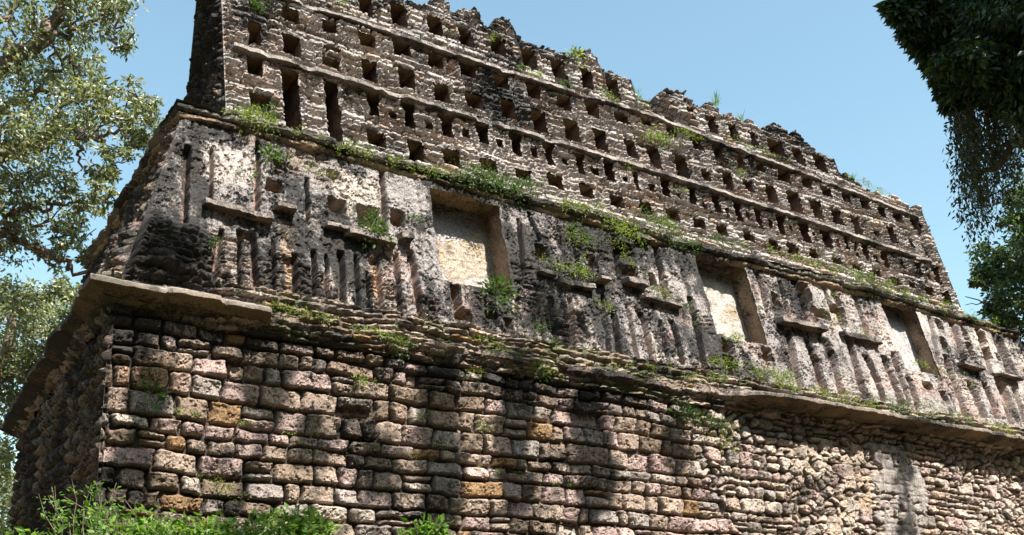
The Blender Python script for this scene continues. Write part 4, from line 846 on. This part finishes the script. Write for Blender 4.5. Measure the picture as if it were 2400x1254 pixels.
weeds("weeds", "sparse weeds clinging to the stucco frieze", [(835, 560, 890, 560, 5, 18, MG), (860, 500, 880, 545, 5, 20, MG), (560, 400, 600, 420, 3, 12, MG), (1280, 620, 1380, 640, 14, 18, YG), (1340, 540, 1370, 600, 5, 18, YG), (1430, 560, 1500, 640, 8, 12, YG), (1530, 680, 1560, 690, 5, 14, YG), (500, 570, 505, 580, 2, 14, MG), (1930, 700, 1960, 760, 5, 12, YG), (2010, 780, 2030, 790, 5, 10, YG), (1700, 788, 1740, 792, 8, 10, YG), (1400, 700, 1430, 730, 4, 14, YG), (2140, 850, 2300, 900, 8, 12, YG), (690, 380, 800, 420, 5, 8, YG), (960, 500, 980, 515, 2, 12, MG), (1600, 700, 1640, 760, 5, 10, MG)], PLf, .05)
weeds("weeds", "sparse weeds rooted in the roof comb", [(570, 260, 640, 285, 8, 18, YG), (610, 265, 640, 275, 5, 20, MG), (1150, 90, 1170, 95, 3, 10, YG), (1215, 160, 1260, 180, 6, 10, YG), (1320, 185, 1330, 195, 3, 14, MG), (1400, 215, 1450, 240, 8, 10, YG), (1500, 230, 1520, 250, 4, 10, YG), (1510, 310, 1560, 330, 16, 16, YG), (1590, 300, 1640, 330, 10, 10, YG), (1690, 320, 1850, 380, 12, 9, YG), (1730, 400, 1750, 410, 4, 9, YG), (1990, 415, 2080, 455, 18, 8, YG), (1460, 380, 1480, 400, 2, 10, YG), (1580, 440, 1600, 450, 2, 10, YG), (790, 0, 800, 10, 3, 12, YG), (590, 0, 610, 20, 8, 12, MG)], PLc, .06)
weeds("weeds", "little weeds sprouting from joints of the front wall", [(1600, 960, 1720, 1010, 22, 14, MG), (1640, 1000, 1730, 1060, 8, 10, YG), (840, 880, 870, 920, 4, 16, YG), (980, 970, 990, 980, 2, 10, YG), (1120, 985, 1140, 1000, 3, 10, YG), (1020, 1040, 1030, 1060, 2, 16, MG), (1100, 870, 1120, 875, 2, 14, YG), (400, 960, 1400, 1150, 16, 7, YG), (2360, 1070, 2400, 1100, 5, 10, YG), (480, 1120, 560, 1160, 6, 12, YG)], PLw, .03)
def plant(name, label, cat, px, py, pl, off, r, n, cols, leaf, up=.6, out=.5, stem=True, mat=M_WEED):
    p = pl(px, py, off); t = empty(name, p); tag(t, label, cat); L = Leaves(); tuft(L, p, r, n, cols, leaf, up, out); o = L.build("foliage", mat); o.parent = t
    if stem:
        ps = [(wiggle(p + np.array([0, .05, -.02]), p + rdir(1, 1.)[0] * r * .8 + np.array([0, -.05, 0]), 5, .02, 900 + i), np.linspace(.004, .002, 5)) for i in range(5)]
        s_ = tubes("stem", ps, M_TWIG, sides=4); s_.parent = t
    for ch in t.children: ch.matrix_parent_inverse = Matrix.Translation(-Vector(p))
    return t
plant("fern", "green fern hanging below the sill of the niche nearest the corner", "fern", 1160, 692, PLf, .1, .26, 170, MG, .075)
plant("wall_plant", "small rosette plant in a dark joint near the wall's left corner", "plant", 360, 925, PLw, .03, .13, 26, MG, .09, .3, .7)
plant("fern", "bright fern at the top of the frieze beside the first groove", "fern", 630, 368, PLf, .05, .16, 90, MG, .055)
plant("fern", "small dark fern beside the first frieze groove, right of the bright one", "fern", 672, 372, PLf, .05, .09, 50, MG, .04)
plant("wall_plant", "green plant growing out of the large broken frieze hole", "plant", 876, 545, PLf, .1, .2, 120, MG, .06)
plant("wall_plant", "leafy plant under the left end of the rubble patch, right part of the front wall", "plant", 1605, 985, PLw, .05, .24, 120, MG, .06)
plant("wall_plant", "yellow-green tuft on the broken top of the roof comb", "plant", 1345, 136, PLc, .05, .2, 90, YG, .06)
def blades(label, px, py, h, n, pl):
    p = pl(px, py, -.1); t = empty("grass_tuft", p); tag(t, label, "grass tuft"); L = Leaves(); D_ = rdir(n, 4.); sz = h * (.4 + .6 * G.random(n)); L.add(np.tile(p, (n, 1)) + G.normal(size=(n, 3)) * .02, D_, rdir(n), sz, .012 + 0 * sz, np.array([(.14, .24, .05)]))
    o = L.build("blades", M_WEED); o.parent = t; o.matrix_parent_inverse = Matrix.Translation(-Vector(p))
blades("tall thin grass tuft standing on the comb's broken top", 1678, 252, .34, 26, PLc)
blades("shorter grass tuft on the comb top, right of the tall one", 1737, 288, .22, 26, PLc)
blades("bare thin sprig on the comb top near the notch", 1492, 230, .3, 10, PLc)
blades("single reddish sprig on the low right part of the comb top", 2002, 428, .22, 8, PLc)

# ------------------------------------------------------------------ undergrowth at the foot of the wall
BG = [(.10, .19, .03), (.15, .26, .04), (.06, .12, .02), (.16, .2, .06)]
def undergrowth():
    L = Leaves()
    for q in range(620):
        x = G.uniform(-.6, 8.5); y = G.uniform(6.6, 8.8); z = gz(np.array(x), np.array(y)); hh = .16 * sstep(1.2, 2., x) * (1 - sstep(3.9, 4.6, x)) + .04
        clump(L, (x, y, float(z) + hh * .5), .2 + .15 * hh, 46, .06, BG, nsub=4, flat=.9, droop=.1, up=1., sub=.5)
    o = L.build("undergrowth", M_WEED); tag(o, "bright green ground cover at the foot of the front wall", kind="stuff"); o['category'] = "undergrowth"
undergrowth()
def bush(label, px, py, dist, w, h, n, cols=BG, leaf=.06, name="bush", twigs=8):
    py += 50
    c = at(px, py, dist); zb = float(gz(np.array(c[0]), np.array(c[1]))); p = np.array([c[0], c[1], zb]); t = empty(name, p); tag(t, label, "bush"); L = Leaves(); ps = []
    top = c[2] - zb
    for i in range(n):
        a = G.random() * 6.28; rr = w * math.sqrt(G.random()); q = p + np.array([math.cos(a) * rr, math.sin(a) * rr * .5, 0]); hz = max(.08, top - h * G.random() * (1 + rr / w)); q[2] = zb + hz
        clump(L, q, .12, 26, leaf, cols, nsub=4, flat=.8, up=1., sub=.5)
        if i % 3 == 0: ps.append((wiggle(p + np.array([G.normal() * .05, 0, 0]), q, 7, .05, i + int(px)), np.linspace(.009, .003, 7)))
    for i in range(twigs):
        q = p + np.array([G.normal() * w * .7, G.normal() * .1, top + h * .25 + G.random() * h * .5]); ps.append((wiggle(p, q, 8, .07, 400 + i), np.linspace(.008, .002, 8)))
        for k in range(5): tuft(L, p + (q - p) * (.7 + .06 * k) , .05, 4, cols, leaf)
    L.build("foliage", M_WEED).parent = t; tubes("stem", ps, M_TWIG, sides=5).parent = t
    for ch in t.children: ch.matrix_parent_inverse = Matrix.Translation(-Vector(p))
bush("scraggly bush with bare twigs in front of the dark side wall", 215, 1160, 8.2, .35, .35, 22, [(.12, .22, .05), (.16, .28, .06)], .038, twigs=16)
bush("dense bright bush below the middle of the coursed stones, widest one", 540, 1190, 7.6, .62, .22, 120)
bush("bright low bush at the bottom left corner", 110, 1222, 7.2, .4, .12, 34)
bush("small bright bush peeping up at the bottom, right of the widest bush", 1000, 1192, 7.8, .13, .14, 34)
bush("small bright bush between the widest bush and the lone one further right", 705, 1168, 7.9, .2, .12, 30)
bush("low bright bush just right of the wall corner", 350, 1190, 7.9, .4, .16, 40)

# ------------------------------------------------------------------ jungle behind the viewpoint: it closes the clearing and dims the low sky
def jungle():
    L = Leaves()
    for q in range(230):
        a = G.uniform(math.radians(150), math.radians(372)); rr = G.uniform(17, 24); x = 6 + math.cos(a) * rr * 1.3; y = 3 + math.sin(a) * rr
        c = RW.T @ (np.array([x, y, 6.]) - [0, 0, CAMZ])
        if c[2] > .5 and -400 < _P[0] + _F * c[0] / c[2] < 2800: continue
        for z in (2, 5, 8, 11, 14):
            clump(L, (x + G.normal(), y + G.normal(), z + G.normal()), 2.2, 70, .75, [(.05, .08, .025), (.07, .10, .03), (.035, .055, .02)], nsub=8)
    o = L.build("jungle", M_DLEAF); tag(o, "dense jungle closing the clearing around the viewpoint", kind="stuff"); o['category'] = "jungle"
jungle()
